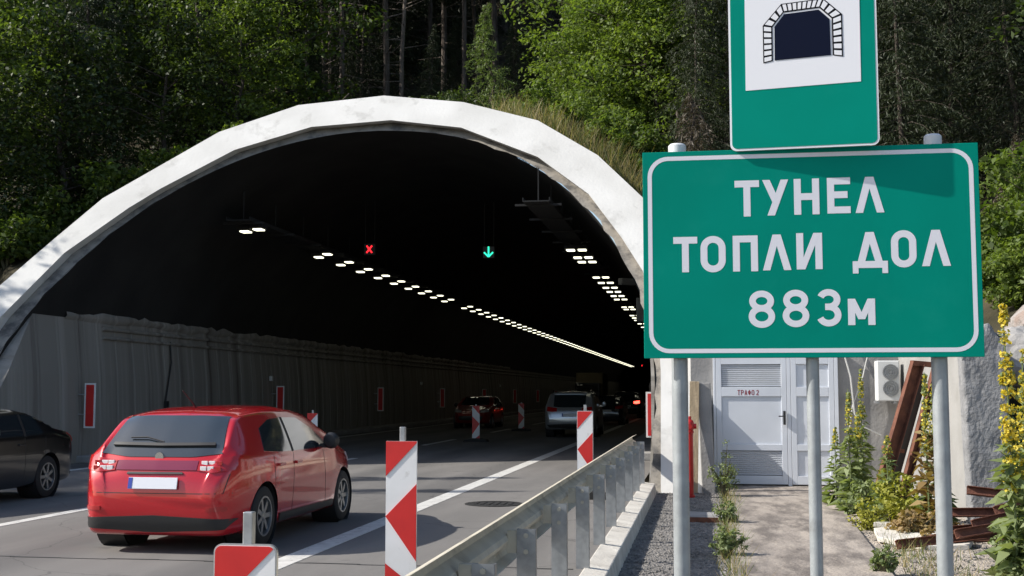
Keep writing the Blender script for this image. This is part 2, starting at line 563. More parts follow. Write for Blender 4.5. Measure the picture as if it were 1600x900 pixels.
def resample(poly, n):
    pts = [Vector((a, b, 0)) for a, b in poly]
    d = [0]
    for i in range(1, len(pts)):
        d.append(d[-1] + (pts[i] - pts[i - 1]).length)
    out = []
    for k in range(n):
        t = d[-1] * k / (n - 1)
        i = 0
        while i < len(d) - 2 and d[i + 1] < t:
            i += 1
        f = (t - d[i]) / (d[i + 1] - d[i])
        q = pts[i].lerp(pts[i + 1], min(max(f, 0), 1))
        out.append((q.x, q.y))
    return out


def ell(n=72, a=6.80, b=6.53, xc=-7.75, zc=1.55, zb=-0.4):
    p = [(xc - a, zb)]
    for i in range(n + 1):
        t = math.pi - math.pi * i / n
        p.append((xc + a * math.cos(t), zc + b * math.sin(t)))
    p.append((xc + a, zb))
    return p


tun = thing('road_tunnel', 'road tunnel with a broad white arched mouth leaning back into the wooded hill', 'tunnel', (0, 0, 0))
# rim: front face + outer and inner skins, 0.6 m deep
mb = MB()
n = len(OUT)
vs = []
for (x, z) in OUT:
    vs.append((x, rimY(x, z), z))
for (x, z) in INN:
    vs.append((x, rimY(x, z), z))
for (x, z) in OUT:
    vs.append((x, rimY(x, z) + 1.4, z - 0.05))
for (x, z) in INN:
    vs.append((x, rimY(x, z) + 1.4, z))
fs = []
for i in range(n - 1):
    fs.append((i, i + 1, n + i + 1, n + i))
    fs.append((i, 2 * n + i, 2 * n + i + 1, i + 1))
    fs.append((n + i, n + i + 1, 3 * n + i + 1, 3 * n + i))
fs += [(0, n, 3 * n, 2 * n), (n - 1, 3 * n - 1, 4 * n - 1, 2 * n - 1)]
mb.add(vs, fs)
rim_o = mb.build('portal_rim', M['white_paint'], tun)
# lining edge: the step behind the rim, then the bore
L = ell()
Lr = resample(L, 90)
Ir = resample([(x, z) for x, z in INN], 90)
mb = MB()
vs, fs = [], []
jit = random.Random(3)
for k, (x, z) in enumerate(Lr):
    j = jit.uniform(-0.04, 0.04)
    vs.append((x + j, rimY(x, z) + 0.30 + j, z + j * 0.5))
for k, (x, z) in enumerate(Lr):
    dx, dz = x + 7.75, z - 1.5
    l = math.hypot(dx, dz)
    xo, zo = x + dx / l * 0.6, z + dz / l * 0.6
    vs.append((xo, rimY(xo, zo) + 0.34, zo))
for i in range(89):
    fs.append((i, i + 1, 90 + i + 1, 90 + i))
mb.add(vs, fs)
mb.build('lining_edge', M['lining_edge'], tun)
mb = MB()
vs, fs = [], []
ys = [0, 4, 10, 30, 80, 160, 260]
for s_ in ys:
    for k, (x, z) in enumerate(Lr):
        v = vs[k] if s_ else None
        vs.append((x, rimY(x, z) + 0.30 + s_ if s_ < 5 else 24 + s_ * 1.15, z))
for a in range(len(ys) - 1):
    for i in range(89):
        fs.append((a * 90 + i, a * 90 + i + 1, (a + 1) * 90 + i + 1, (a + 1) * 90 + i))
mb.add(vs, fs)
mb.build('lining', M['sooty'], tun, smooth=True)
mb = MB()
mb.box((-7.75, 323.5, 4), (16, 0.5, 10))  # added cap that closes the bore so its far end stays dark
mb.build('dark_end_cap', M['sooty'], tun)


# lower side walls with a ledge on top
def lower_wall(side):
    mb = MB()
    prof = [(-14.12, -0.3), (-14.10, 0.8), (-14.16, 2.0), (-14.30, 3.25), (-14.30, 3.38), (-14.75, 3.42), (-14.75, -0.3)] if side < 0 else \
           [(-1.02, -0.3), (-1.00, 0.8), (-1.04, 2.0), (-1.14, 3.25), (-1.14, 3.38), (-0.70, 3.42), (-0.70, -0.3)]
    k = len(prof)
    st = [0, 322]
    vs, fs = [], []
    for j in range(2):
        for (x, z) in prof:
            vs.append((x, rimY(x, z) + 0.45 if j == 0 else 322, z))
    for i in range(k):
        fs.append((i, (i + 1) % k, k + (i + 1) % k, k + i))
    fs.append(tuple(range(k)))
    mb.add(vs, fs)
    return mb.build('lower_wall', M['tunnel_wall'], tun)


lower_wall(-1)
lr = random.Random(17)
vs, fs = [], []
yy = 25.6
k = 0
while yy < 90:
    g_ = min(1, (yy - 25.0) / 4)
    a, b = lr.uniform(-.04, .04) * g_ - 0.12 * (1 - g_), lr.uniform(-.05, .05) * g_
    vs += [(-14.70, yy, 3.75 + a), (-14.27 + lr.uniform(-.03, .03), yy, 3.52 + a), (-14.22 + lr.uniform(-.03, .04), yy, 3.34 + b), (-14.31, yy, 3.24 + b)]
    if k:
        for q in range(3):
            fs.append((k - 4 + q, k - 3 + q, k + 1 + q, k + q))
    k += 4
    yy += lr.uniform(0.3, 0.7)
mesh_obj('ragged_lip', vs, fs, M['tunnel_wall'], tun, smooth=True)
lower_wall(1)
# conduits running along the ledge
mb = MB()
for (x, z, r) in ((-14.26, 3.12, 0.05), (-14.23, 2.90, 0.04)):
    mb.tube([(x, 27.3, z), (x, 60, z), (x, 180, z)], r, 8)
mb.build('cable_conduit', M['tunnel_wall'], tun, smooth=True)

tag(tun, None)

# ------------------------------------------------------------------ ground, road, hill
def sheet(name, x0, x1, y0, y1, z, m, nx=1, ny=1):
    vs = [(x0 + (x1 - x0) * i / nx, y0 + (y1 - y0) * j / ny, z) for j in range(ny + 1) for i in range(nx + 1)]
    fs = [(j * (nx + 1) + i, j * (nx + 1) + i + 1, (j + 1) * (nx + 1) + i + 1, (j + 1) * (nx + 1) + i) for j in range(ny) for i in range(nx)]
    return tag(mesh_obj(name, vs, fs, m), kind='structure')


sheet('ground', -600, 600, -600, 600, -0.22, M['ground'])
sheet('road', -14.3, -1.10, -60, 322, 0.0, M['asphalt'])
mb = MB()
mb.box((-3.95, 130, 0.002), (0.25, 384, 0.004))
mb.box((-12.9, 130, 0.002), (0.20, 384, 0.004))
for k in range(-5, 26):
    mb.box((-8.42, 2.6 + k * 12.0, 0.002), (0.17, 4.6, 0.004))
tag(mb.build('road_marking', M['road_paint']), kind='structure')
mb = MB()
mb.box((-13.75, 174, 0.08), (0.8, 296, 0.16))
mb.box((-1.55, 176, 0.09), (1.1, 294, 0.18))
tag(mb.build('walkway', M['concrete'], bevel=0.02), kind='structure')
mb = MB()
for k in range(26):
    x0 = -14.2 + k * 0.5
    mb.box((x0 + 0.25, 11.15 + 0.02 * math.sin(k * 1.9), 0.002), (0.51, 0.035 + 0.01 * math.sin(k * 3.1), 0.0030), (0, 0, 0.03 * math.sin(k * 2.3)))
tag(mb.build('tar_joint', M['tar']), kind='structure')
t = thing('drain_cover', 'round cast drain cover in the shoulder of the road near the guardrail', 'drain cover', (-3.0, 17.4, 0.0))
mb = MB()
mb.lathe([(0.42, 0.001), (0.42, 0.010), (0.36, 0.012)], 32, 'Z', cap=False)
mb.build('frame', M['dark_metal'], t)
mb = MB()
mb.lathe([(0.355, 0.001), (0.355, 0.008)], 32, 'Z')
for k in range(6):
    mb.box((-0.25 + 0.1 * k, 0, 0.011), (0.04, 0.5 - 0.05 * abs(k - 2.5) ** 1.5, 0.008))
mb.build('grate', M['dark_metal'], t)
# kerb strip the rail posts stand on
mb = MB()
mb.prism([(-1.10, -0.35), (-0.84, -0.35), (-0.88, -0.02), (-1.10, 0.012)], -8, 22.0)
tag(mb.build('kerb', M['kerb'], bevel=0.012), kind='structure')


# gravel strip and dirt, gently uneven
def uneven(name, x0, x1, y0, y1, z, m, amp, cell, seed, slope=0.0):
    r = random.Random(seed)
    nx = max(2, int((x1 - x0) / cell))
    ny = max(2, int((y1 - y0) / cell))
    vs = []
    for j in range(ny + 1):
        for i in range(nx + 1):
            x = x0 + (x1 - x0) * i / nx
            y = y0 + (y1 - y0) * j / ny
            vs.append((x, y, z + r.uniform(-amp, amp) + slope * max(0, x - x0 - 0.6)))
    fs = [(j * (nx + 1) + i, j * (nx + 1) + i + 1, (j + 1) * (nx + 1) + i + 1, (j + 1) * (nx + 1) + i) for j in range(ny) for i in range(nx)]
    return tag(mesh_obj(name, vs, fs, m, smooth=True), kind='structure')


uneven('gravel', -0.86, 0.45, 2, 24.2, -0.195, M['gravel'], 0.012, 0.06, 1)
uneven('dirt', 1.6, 9, 2, 25, -0.20, M['dirt'], 0.02, 0.10, 2, 0.015)
# path slab
mb = MB()
pl = [(0.20, 4.0), (0.24, 12), (0.40, 24.0), (2.25, 24.0), (1.80, 12.6), (1.55, 4)]
mb.prism(pl, -0.4, -0.155, plane='XY')
tag(mb.build('path', M['path'], bevel=0.012), kind='structure')

# hillside: swept back from the rim and from the foot of the slopes on both sides
base = []
for (x, z) in resample(OUT, 64):
    fx = (x + 7.7) / 7.8
    zz = max(z - 0.10, -0.3)
    side = abs(fx) ** 2
    low = 1 - min(max((z - 1) / 7.0, 0), 1)
    dx = math.copysign(side * (0.25 + 0.75 * low), fx) * (1.0 if fx > 0 else 1.1)
    s1 = 0.13 + 0.65 * low if fx > 0 else 0.13 + 0.30 * low
    yb = rimY(x, z) + 0.45
    if fx > 0 and z < 4:
        yb = max(yb, 26.6)
    base.append((x, yb, zz, dx, s1))
leftb = [(-120, -30, 1.0, -0.3, 0.30), (-60, -6, 0.8, -0.3, 0.3), (-36, 6, 0.5, -0.4, 0.3), (-25, 14, 0.2, -0.6, 0.32), (-19, 19.5, -0.1, -0.8, 0.36), (-16.5, 21, -0.25, -1.0, 0.40)]
rightb = [(1.5, 26.6, 2.0, 0.9, 0.8), (3.4, 26.5, 2.5, 0.8, 0.8), (4.45, 24.6, 2.6, 0.7, 0.75), (4.75, 19.4, 2.0, 0.7, 0.72), (5.5, 18.6, 2.1, 0.65, 0.72), (8, 17.6, 2.2, 0.6, 0.7), (14, 15.5, 2.2, 0.5, 0.65), (30, 12, 2.2, 0.4, 0.6), (120, -20, 2, 0.3, 0.6)]
hr = random.Random(11)
allb = leftb + base + rightb
T = [0, 0.5, 1.2, 2, 3, 4.5, 6.5, 9, 12, 16, 20, 26, 34, 44, 60, 90, 140]
vs, fs = [], []
nb = len(allb)
row = []
for bi, (x, y, z, dx, s1) in enumerate(allb):
    if bi >= nb - len(rightb) + 1:
        row.append((x - 0.2, y - 0.9 + hr.uniform(-.2, .2), -0.5))
    else:
        row.append((x, y - 0.1 if bi < len(leftb) else y + 0.02, z - 0.6))
vs += row
for t in T:
    for bi, (x, y, z, dx, s1) in enumerate(allb):
        zz = z + s1 * min(t, 20) + 0.62 * max(0, t - 20) * (1 if t < 100 else 0.8)
        am = min(t, 4) * 0.07
        lat = dx * min(t, 14) + dx * 0.3 * max(0, t - 14)
        vs.append((x + lat + hr.uniform(-am, am) * 0.5, y + t, zz + hr.uniform(-am, am)))
for a in range(len(T)):
    for i in range(nb - 1):
        fs.append((a * nb + i, a * nb + i + 1, (a + 1) * nb + i + 1, (a + 1) * nb + i))
hill = tag(mesh_obj('hillside', vs, fs, M['soil'], smooth=True), kind='structure')
HB = BVHTree.FromPolygons([Vector(v) for v in vs], fs)


def hz(x, y, default=-0.22):
    h = HB.ray_cast(Vector((x, y, 200)), Vector((0, 0, -1)))
    if h[0] is None:
        return default
    return max(h[0].z, default)


# ------------------------------------------------------------------ tunnel fittings
def one_lamp():
    mb = MB()
    mb.box((0, 0, 0.09), (0.34, 0.44, 0.10), mi=0)
    mb.box((0, 0, 0.020), (0.23, 0.30, 0.036), mi=1)
    mb.box((0, 0, 0.17), (0.04, 0.3, 0.06), mi=0)
    return mb.build('tunnel_lamp', [M['dark_metal'], M['lamp_lens']])


lamp = one_lamp()
lamp['category'] = 'lamp'
used = []
for j in range(2):
    for k in range(72):
        y = 36.3 + k * 2.35 + (0.25 if j else 0)
        if 56.2 < y < 58.8:
            continue
        place(lamp, used, (-11.53 - 0.36 * j, y, 5.86 - 0.06 * j), 0, 1, 'small lit lamp in the long double row along the left of the tunnel ceiling', 'left row of tunnel lamps')
place(lamp, used, (-11.62, 30.6, 5.88), 0, 1, 'lone lit lamp nearest the tunnel mouth on the left, right one of its pair', None)
place(lamp, used, (-11.98, 30.6, 5.83), 0, 1, 'lone lit lamp nearest the tunnel mouth on the left, left one of its pair', None)
for y in (35.2, 37.2, 38.5, 43.8, 46, 48.2, 50.2, 52.4, 54.4, 59.4, 61, 66, 68.2, 70.4, 74, 78, 82, 88, 94):
    for j in range(2):
        place(lamp, used, (-3.46 - 0.34 * j, y, 5.72), 0, 1, 'lit lamp in the paired row along the right of the tunnel ceiling', 'right row of tunnel lamps')

# cable trays the lamps hang from
for (x, y0, label) in ((-11.77, 29.5, 'long grey cable tray above the left row of tunnel lamps'), (-3.78, 27.6, 'long grey cable tray above the right row of tunnel lamps')):
    t = thing('cable_tray', label, 'cable tray', (x, y0, 5.98))
    t['group'] = 'cable trays in the tunnel'
    mb = MB()
    mb.box((0, 85, 0.03), (0.62, 170, 0.03))
    mb.box((-0.31, 85, 0.07), (0.02, 170, 0.09))
    mb.box((0.31, 85, 0.07), (0.02, 170, 0.09))
    mb.build('tray', M['dark_metal'], t)
    for k in range(14):
        mb = MB()
        mb.box((0, 0.4 + k * 2.4, 0.0), (1.1, 0.06, 0.05))
        mb.box((0, 0.4 + k * 2.4, 0.45), (0.03, 0.03, 0.85))
        mb.build('hanger', M['dark_metal'], t)


def lane_signal(x, y, z, label, kind):
    t = thing('lane_signal', label, 'lane signal', (x, y, z))
    t['group'] = 'lane signals under the tunnel ceiling'
    mb = MB()
    mb.box((0, 0.08, 0), (0.44, 0.16, 0.44))
    mb.build('housing', M['plastic'], t, bevel=0.015)
    mb = MB()
    mb.box((-0.18, 0.10, 1.05), (0.025, 0.025, 1.6))
    mb.box((0.18, 0.10, 1.05), (0.025, 0.025, 1.6))
    mb.build('hanger', M['dark_metal'], t)
    mb = MB()
    if kind == 'x':
        mb.box((0, -0.012, 0), (0.34, 0.016, 0.055), (0, R(52), 0))
        mb.box((0, -0.017, 0), (0.34, 0.016, 0.055), (0, R(-52), 0))
        mb.build('red_cross', M['led_red'], t)
    else:
        mb.box((0, -0.012, 0.03), (0.055, 0.016, 0.36))
        mb.box((-0.085, -0.017, -0.085), (0.24, 0.016, 0.055), (0, R(45), 0))
        mb.box((0.085, -0.021, -0.085), (0.24, 0.016, 0.055), (0, R(-45), 0))
        mb.build('green_arrow', M['led_green'], t)
    t.scale = (0.82, 0.82, 0.82)
    return t


lane_signal(-10.1, 36.0, 5.98, 'square lane signal showing a lit red cross under the ceiling', 'x')
lane_signal(-6.38, 36.0, 5.82, 'square lane signal showing a lit green down arrow under the ceiling', 'a')
lane_signal(-9.75, 196.0, 5.86, 'tiny far lane signal with a red cross deep inside the tunnel', 'x')

# red wall markers with white frames, across the wall every 12.4 m
def marker(x, y, z, label, group):
    t = thing('wall_marker', label, 'marker panel', (x, y, z), 0, group)
    mb = MB()
    mb.box((0, 0.008, 0.5), (0.27, 0.016, 1.02))
    mb.build('white_frame', M['mark_white'], t)
    mb = MB()
    mb.box((0, -0.003, 0.5), (0.19, 0.010, 0.94))
    mb.build('red_face', M['mark_red'], t)
    mb = MB()
    mb.box((-0.20 if x < -7 else 0.16, 0.03, 0.3), (0.24, 0.03, 0.03))
    mb.box((-0.20 if x < -7 else 0.16, 0.03, 0.75), (0.24, 0.03, 0.03))
    mb.build('bracket', M['grey_metal'], t)
    return t


names = ['nearest', 'second', 'third', 'fourth', 'fifth', 'sixth', 'seventh', 'eighth', 'ninth']
for k in range(9):
    marker(-13.83, 26.0 + 12.65 * k, 0.80, 'white framed red upright panel on the left tunnel wall, %s from the mouth' % names[k], 'red panels along the left tunnel wall')
marker(-1.16, 27.6, 0.60, 'white framed red panel on the right tunnel wall at the end of the guardrail', None)
marker(-1.16, 40.0, 0.80, 'white framed red panel deeper on the right tunnel wall', None)

mb = MB()
mb.tube([(-14.22, 31.0, 2.95), (-14.15, 30.95, 2.4), (-14.10, 30.7, 1.9), (-14.08, 30.5, 1.35)], 0.022, 6)
mb.box((-14.04, 30.5, 1.22), (0.08, 0.10, 0.30))
tag(mb.build('wall_cable', M['cable']), 'black cable with a small box hanging down the left tunnel wall', 'cable')
for (y, z) in ((38.4, 2.05), (60, 2.05), (84, 2.05)):
    t = thing('reflector_lamp', 'small pale box lamp on the left tunnel wall, %s' % {38.4: 'nearest the mouth', 60: 'middle one of three', 84: 'farthest in'}[y], 'wall lamp', (-14.06, y, z))
    t['group'] = 'small boxes on the left tunnel wall'
    mb = MB()
    mb.box((0, 0, 0), (0.10, 0.14, 0.16))
    mb.build('housing', M['ac_white'], t, bevel=0.02)

# camera and loudspeaker under the right haunch
t = thing('wall_camera', 'grey camera housing on a bracket under the right of the arch', 'camera', (-2.15, 37.5, 5.0))
mb = MB()
mb.box((-0.15, 0, 0), (0.22, 0.55, 0.2), (0, 0, R(-50)))
mb.build('housing', M['concrete'], t, bevel=0.02)
mb = MB()
mb.tube([(0, 0, 0.05), (0.35, 0.05, 0.15)], 0.04, 8)
mb.build('bracket', M['grey_metal'], t)
t = thing('switch_box', 'flat grey switch box hung under the right of the arch below the camera', 'box', (-1.85, 38.5, 4.2))
mb = MB()
mb.box((0, 0, 0), (0.45, 0.2, 0.75))
mb.box((0, -0.11, 0), (0.38, 0.02, 0.66))
mb.box((0.2, 0.05, 0.45), (0.06, 0.06, 0.2))
mb.build('box_body', M['concrete'], t, bevel=0.01)


# ------------------------------------------------------------------ guardrail
gr = thing('guardrail', 'weathered steel guardrail on upright posts running to the tunnel mouth', 'guardrail', (-1.2, 4, 0))
wprof = [(0.02, 0.82), (0.012, 0.813), (-0.045, 0.79), (-0.062, 0.765), (-0.055, 0.735), (0.010, 0.690), (0.022, 0.66), (0.010, 0.63), (-0.055, 0.585), (-0.062, 0.555), (-0.045, 0.53), (0.012, 0.507), (0.02, 0.50)]
mb = MB()
th = 0.006
k = len(wprof)
sy = [2.0 + i * 0.5 for i in range(40)] + [22.3, 22.9]
wv, wf = [], []
for j, y in enumerate(sy):
    sag = 0.010 * math.sin(y * 1.1) + 0.006 * math.sin(y * 2.7)
    for (x, z) in wprof:
        wv.append((x - 0.07 + sag, y - 4, z + sag * 0.6))
    for (x, z) in reversed(wprof):
        wv.append((x - 0.07 + sag - th, y - 4, z + sag * 0.6))
kk = 2 * k
for j in range(len(sy) - 1):
    for i in range(kk):
        wf.append((j * kk + i, j * kk + (i + 1) % kk, (j + 1) * kk + (i + 1) % kk, (j + 1) * kk + i))
wf.append(tuple(range(kk)))
wf.append(tuple(reversed(range((len(sy) - 1) * kk, len(sy) * kk))))
mb.add(wv, wf)
mb.build('beam', M['rail'], gr)
for i, y in enumerate((6.15, 7.7, 9.45, 11.2, 12.95, 14.7, 16.45, 18.2, 19.95, 21.6)):
    mb = MB()
    w, d, t_ = 0.11, 0.055, 0.006
    h = 0.735 + 0.008 * math.sin(i * 7)
    lean = 0.006 * math.sin(i * 5)
    z0 = -0.02
    fy = y - 4
    mb.box((0.085 + lean, fy, (h + z0) / 2), (0.115, t_, h - z0))
    for q in (-1, 1):
        mb.box((0.085 + lean + q * 0.0575, fy + d / 2, (h + z0) / 2), (t_, d, h - z0 - 0.004))
        mb.box((0.085 + lean + q * 0.046, fy + d, (h + z0) / 2), (0.022, t_, h - z0 - 0.01))
    p = mb.build('post', M['grey_metal'], gr)
    mb = MB()
    mb.box((-0.005, fy + 0.03, 0.66), (0.075, 0.05, 0.14))
    mb.build('spacer', M['rail'], p)
    mb = MB()
    mb.box((0.10, fy + 0.02, z0 + 0.008), (0.19, 0.15, 0.012))
    mb.build('base_plate', M['rail'], p)
    for q in (0.60, 0.70):
        mb = MB()
        mb.lathe([(0.016, -0.016), (0.016, -0.002)], 8, 'Y', (0.085 + lean, fy, q))
        mb.build('bolt', M['rail'], p)


# ------------------------------------------------------------------ delineators
def delineator(x, y, label, mirror=False, h=1.04, z0=0.18, rounded=0.0, post_up=0.12, base=True, lean=0.0, wide=0.245, group='red and white traffic delineators'):
    t = thing('delineator', label, 'delineator', (x, y, 0), lean, group)
    w = wide / 2
    s = -1 if mirror else 1

    def outline(ins):
        a, b0, b1, r = w - ins, z0 + ins, z0 + h - ins, max(rounded - ins, 0)
        if r <= 0:
            return [(-a, b0), (a, b0), (a, b1), (-a, b1)]
        p = []
        for (cx, cz, a0) in ((a - r, b0 + r, -90), (a - r, b1 - r, 0), (-a + r, b1 - r, 90), (-a + r, b0 + r, 180)):
            for q in range(6):
                an = R(a0 + 90 * q / 5)
                p.append((cx + r * math.cos(an), cz + r * math.sin(an)))
        return p
    mb = MB()
    mb.prism(outline(0), 0, 0.02)
    mb.build('panel', M['mark_white'] if not rounded else M['alu'], t)
    if rounded:
        mb = MB()
        mb.prism(outline(0.006), -0.002, 0.004)
        mb.build('white_face', M['mark_white'], t)
    top = z0 + h
    ins = 0.008 if rounded else 0.0
    a = w - ins
    rr = max(rounded - ins, 0.0)

    def clip(poly):
        """keep a polygon inside the rounded outline"""
        if not rr:
            return poly
        out = outline(ins)
        out = [(s * p, q) for p, q in out]
        if s < 0:
            out.reverse()
        cur = poly
        m_ = len(out)
        for i in range(m_):
            (x0, y0_), (x1, y1_) = out[i], out[(i + 1) % m_]
            nx, ny = -(y1_ - y0_), (x1 - x0)
            new = []
            for j in range(len(cur)):
                p, q = cur[j], cur[(j + 1) % len(cur)]
                dp = (p[0] - x0) * nx + (p[1] - y0_) * ny
                dq = (q[0] - x0) * nx + (q[1] - y0_) * ny
                if dp >= 0:
                    new.append(p)
                if dp * dq < 0:
                    f = dp / (dp - dq)
                    new.append((p[0] + (q[0] - p[0]) * f, p[1] + (q[1] - p[1]) * f))
            cur = new
            if not cur:
                return []
        return cur
    bot = z0 + ins
    polys = [[(-a, top - ins), (-a, top - 0.27), (a, top - 0.012), (a, top - ins)],
             [(-a, top - 0.58), (a, top - 0.92), (a, top - 0.33)],
             [(-a, top - 0.94), (-a, bot), (a * 0.1, bot)]]
    mb = MB()
    for p in polys:
        p = [(q[0], max(q[1], bot)) for q in p]
        p = clip(p)
        if len(p) > 2:
            mb.prism([(s * q[0], q[1]) for q in p], -0.006, 0.001)
    mb.build('red_stripes', M['mark_red'], t)
    mb = MB()
    mb.box((0, 0.042, (top + post_up) / 2), (0.042, 0.042, top + post_up - 0.02))
    mb.build('post', M['grey_metal'], t, bevel=0.004)
    if base:
        mb = MB()
        mb.prism([(-0.40, 0.0), (0.40, 0.0), (0.37, 0.07), (0.10, 0.12), (-0.10, 0.12), (-0.37, 0.07)], -0.16, 0.22)
        mb.build('base', M['rubber'], t, bevel=0.012)
    return t


delineator(-2.335, 9.3, 'tall red and white striped marker post panel standing at the shoulder beside the red car')
delineator(-1.895, 4.9, 'low nearest red and white panel with rounded corners at the bottom edge of the photo', rounded=0.035, h=0.97, z0=0.0, wide=0.275, post_up=0.14)
delineator(-1.79, 18.5, 'striped panel rising behind the guardrail in front of the silver car', rounded=0.02, z0=0.28, post_up=0.10)
delineator(-7.32, 39.0, 'striped panel in the tunnel in front of the dark red oncoming car', mirror=True, z0=0.12, post_up=0.06)
delineator(-7.48, 50.0, 'smallest striped panel deep in the tunnel beside the dashed lane line', mirror=True, z0=0.10, post_up=0.06)
delineator(-8.95, 27.2, 'striped panel mostly hidden behind the red hatchback roof', z0=0.08, post_up=0.08)


# ------------------------------------------------------------------ the two road signs
def stroke(mb, pts, w, y, closed=False, mi=0, caps=True):
    """ribbon of width w along 2D points in XZ, mitred, facing -Y"""
    P = [Vector((a, b)) for a, b in pts]
    m_ = len(P)
    l, r = [], []
    for i in range(m_):
        if closed:
            a, b = P[i - 1], P[(i + 1) % m_]
        else:
            a, b = P[max(i - 1, 0)], P[min(i + 1, m_ - 1)]
        d1 = (P[i] - a).normalized() if (P[i] - a).length > 1e-9 else (b - P[i]).normalized()
        d2 = (b - P[i]).normalized() if (b - P[i]).length > 1e-9 else d1
        tt = (d1 + d2)
        tt = tt.normalized() if tt.length > 1e-6 else d1
        nn = Vector((-tt.y, tt.x))
        c = max(0.35, nn.dot(Vector((-d1.y, d1.x))))
        l.append(P[i] + nn * (w / 2 / c))
        r.append(P[i] - nn * (w / 2 / c))
    vs = [(q.x, y, q.y) for q in l] + [(q.x, y, q.y) for q in r]
    fs = []
    for i in range(m_ if closed else m_ - 1):
        j = (i + 1) % m_
        fs.append((i, m_ + i, m_ + j, j))
    mb.add(vs, fs, mi)


def arc(cx, cz, rx, rz, a0, a1, n_=14):
    return [(cx + rx * math.cos(R(a0 + (a1 - a0) * i / n_)), cz + rz * math.sin(R(a0 + (a1 - a0) * i / n_))) for i in range(n_ + 1)]


def rrect(x0, z0, x1, z1, r, n_=6):
    p = []
    for (cx, cz, a0) in ((x1 - r, z0 + r, -90), (x1 - r, z1 - r, 0), (x0 + r, z1 - r, 90), (x0 + r, z0 + r, 180)):
        p += arc(cx, cz, r, r, a0, a0 + 90, n_)
    return p


def glyph(mb, ch, x, z, w, h, t, y):
    """draw one letter with its lower left at (x, z); returns nothing. Strokes sit on layers 0.25 mm apart."""
    e = 0.00008
    k = [0]

    def st(pts, closed=False, tw=None):
        stroke(mb, [(x + a, z + b) for a, b in pts], tw or t, y - e * k[0], closed)
        k[0] += 1
    q = t / 2
    def par(xa, za, xb, zb, tw=None):      # slanted bar cut level at both ends
        hw = (tw or t) / 2
        yy = y - e * k[0]
        mb.add([(x + xa - hw, yy, z + za), (x + xa + hw, yy, z + za), (x + xb + hw, yy, z + zb), (x + xb - hw, yy, z + zb)], [(0, 1, 2, 3)])
        k[0] += 1
    if ch == 'Т':
        st([(0, h - q), (w, h - q)])
        st([(w / 2, 0), (w / 2, h - t)])
    elif ch == 'У':
        par(w * 0.53, h * 0.36, q * 1.15, h, t * 1.08)
        par(w * 0.33, 0, w - q * 1.15, h, t * 1.08)
    elif ch == 'Н':
        st([(q, 0), (q, h)])
        st([(w - q, 0), (w - q, h)])
        st([(t, h * 0.5), (w - t, h * 0.5)])
    elif ch == 'Е':
        st([(q, 0), (q, h)])
        st([(t, h - q), (w, h - q)])
        st([(t, h * 0.52), (w * 0.88, h * 0.52)])
        st([(t, q), (w, q)])
    elif ch == 'Л':
        par(q * 1.05, 0, w / 2 - q * 0.12, h, t * 1.05)
        par(w - q * 1.05, 0, w / 2 + q * 0.12, h, t * 1.05)
    elif ch == 'О':
        st(rrect(q, q, w - q, h - q, min(w / 2 - q, 0.38 * h) * 0.98, 8), True)
    elif ch == 'П':
        st([(q, 0), (q, h)])
        st([(w - q, 0), (w - q, h)])
        st([(t, h - q), (w - t, h - q)])
    elif ch == 'И':
        st([(q, 0), (q, h)])
        st([(w - q, 0), (w - q, h)])
        par(q * 1.5, 0, w - q * 1.5, h, t * 0.95)
    elif ch == 'Д':
        f = -0.15 * h
        par(w * 0.20, 0, w / 2 - q * 0.12, h, t * 1.05)
        par(w * 0.80, 0, w / 2 + q * 0.12, h, t * 1.05)
        st([(0, q), (w, q)])
        st([(q * 0.8, f), (q * 0.8, 0)], tw=t * 0.8)
        st([(w - q * 0.8, f), (w - q * 0.8, 0)], tw=t * 0.8)
    elif ch == 'Р':
        st([(q, 0), (q, h)])
        st([(t, h - q), (w * 0.55, h - q)] + arc(w * 0.6, h * 0.70, w * 0.4 - q, h * 0.30 - q, 80, -80, 8) + [(t, h * 0.40 + q)])
    elif ch == 'А':
        par(q, 0, w / 2, h)
        par(w - q, 0, w / 2, h)
        st([(w * 0.22, h * 0.3), (w * 0.78, h * 0.3)])
    elif ch == 'Ф':
        st([(w / 2, 0), (w / 2, h)])
        st(arc(w / 2, h * 0.52, w / 2 - q, h * 0.30, 0, 345, 20), True)
    elif ch in '83':
        tt = t * 0.94
        q2 = tt / 2
        half = (h - tt) / 2
        b, b2 = half * 0.53, half * 0.47
        a, a2 = w / 2 - q2, (w / 2 - q2) * 0.92
        if ch == '8':
            st(arc(w / 2, q2 + b, a, b, 0, 350, 35), True, tt)
            st(arc(w / 2, h - q2 - b2, a2, b2, 0, 350, 35), True, tt)
        else:
            st(arc(w / 2, h - q2 - b2, a2, b2, 158, -90, 26), tw=tt)
            st(arc(w / 2, q2 + b, a, b, 90, -158, 26), tw=tt)
            st([(w * 0.36, q2 + 2 * b), (w / 2, q2 + 2 * b)], tw=tt)
    elif ch == '2':
        st(arc(w / 2, h * 0.70, w / 2 - q, h * 0.30 - q, 170, -25, 12) + [(q * 1.2, q * 1.6)])
        st([(0, q), (w, q)])
    elif ch == 'м':
        st([(q, 0), (q, h)])
        st([(w - q, 0), (w - q, h)])
        par(w / 2, h * 0.22, q * 1.1, h, t * 0.95)
        par(w / 2, h * 0.22, w - q * 1.1, h, t * 0.95)


def put_text(mb, row, y, t):
    for (ch, x0, x1, z0, z1) in row:
        glyph(mb, ch, x0, z0, x1 - x0, z1 - z0, t, y)


SX0, SX1, SZ0, SZ1, SY = -0.263, 1.198, 1.752, 2.689, 5.5
sg = thing('tunnel_name_sign', 'large green rectangular road sign with grey Cyrillic lettering on three poles', 'road sign', (0.47, SY, -0.2))


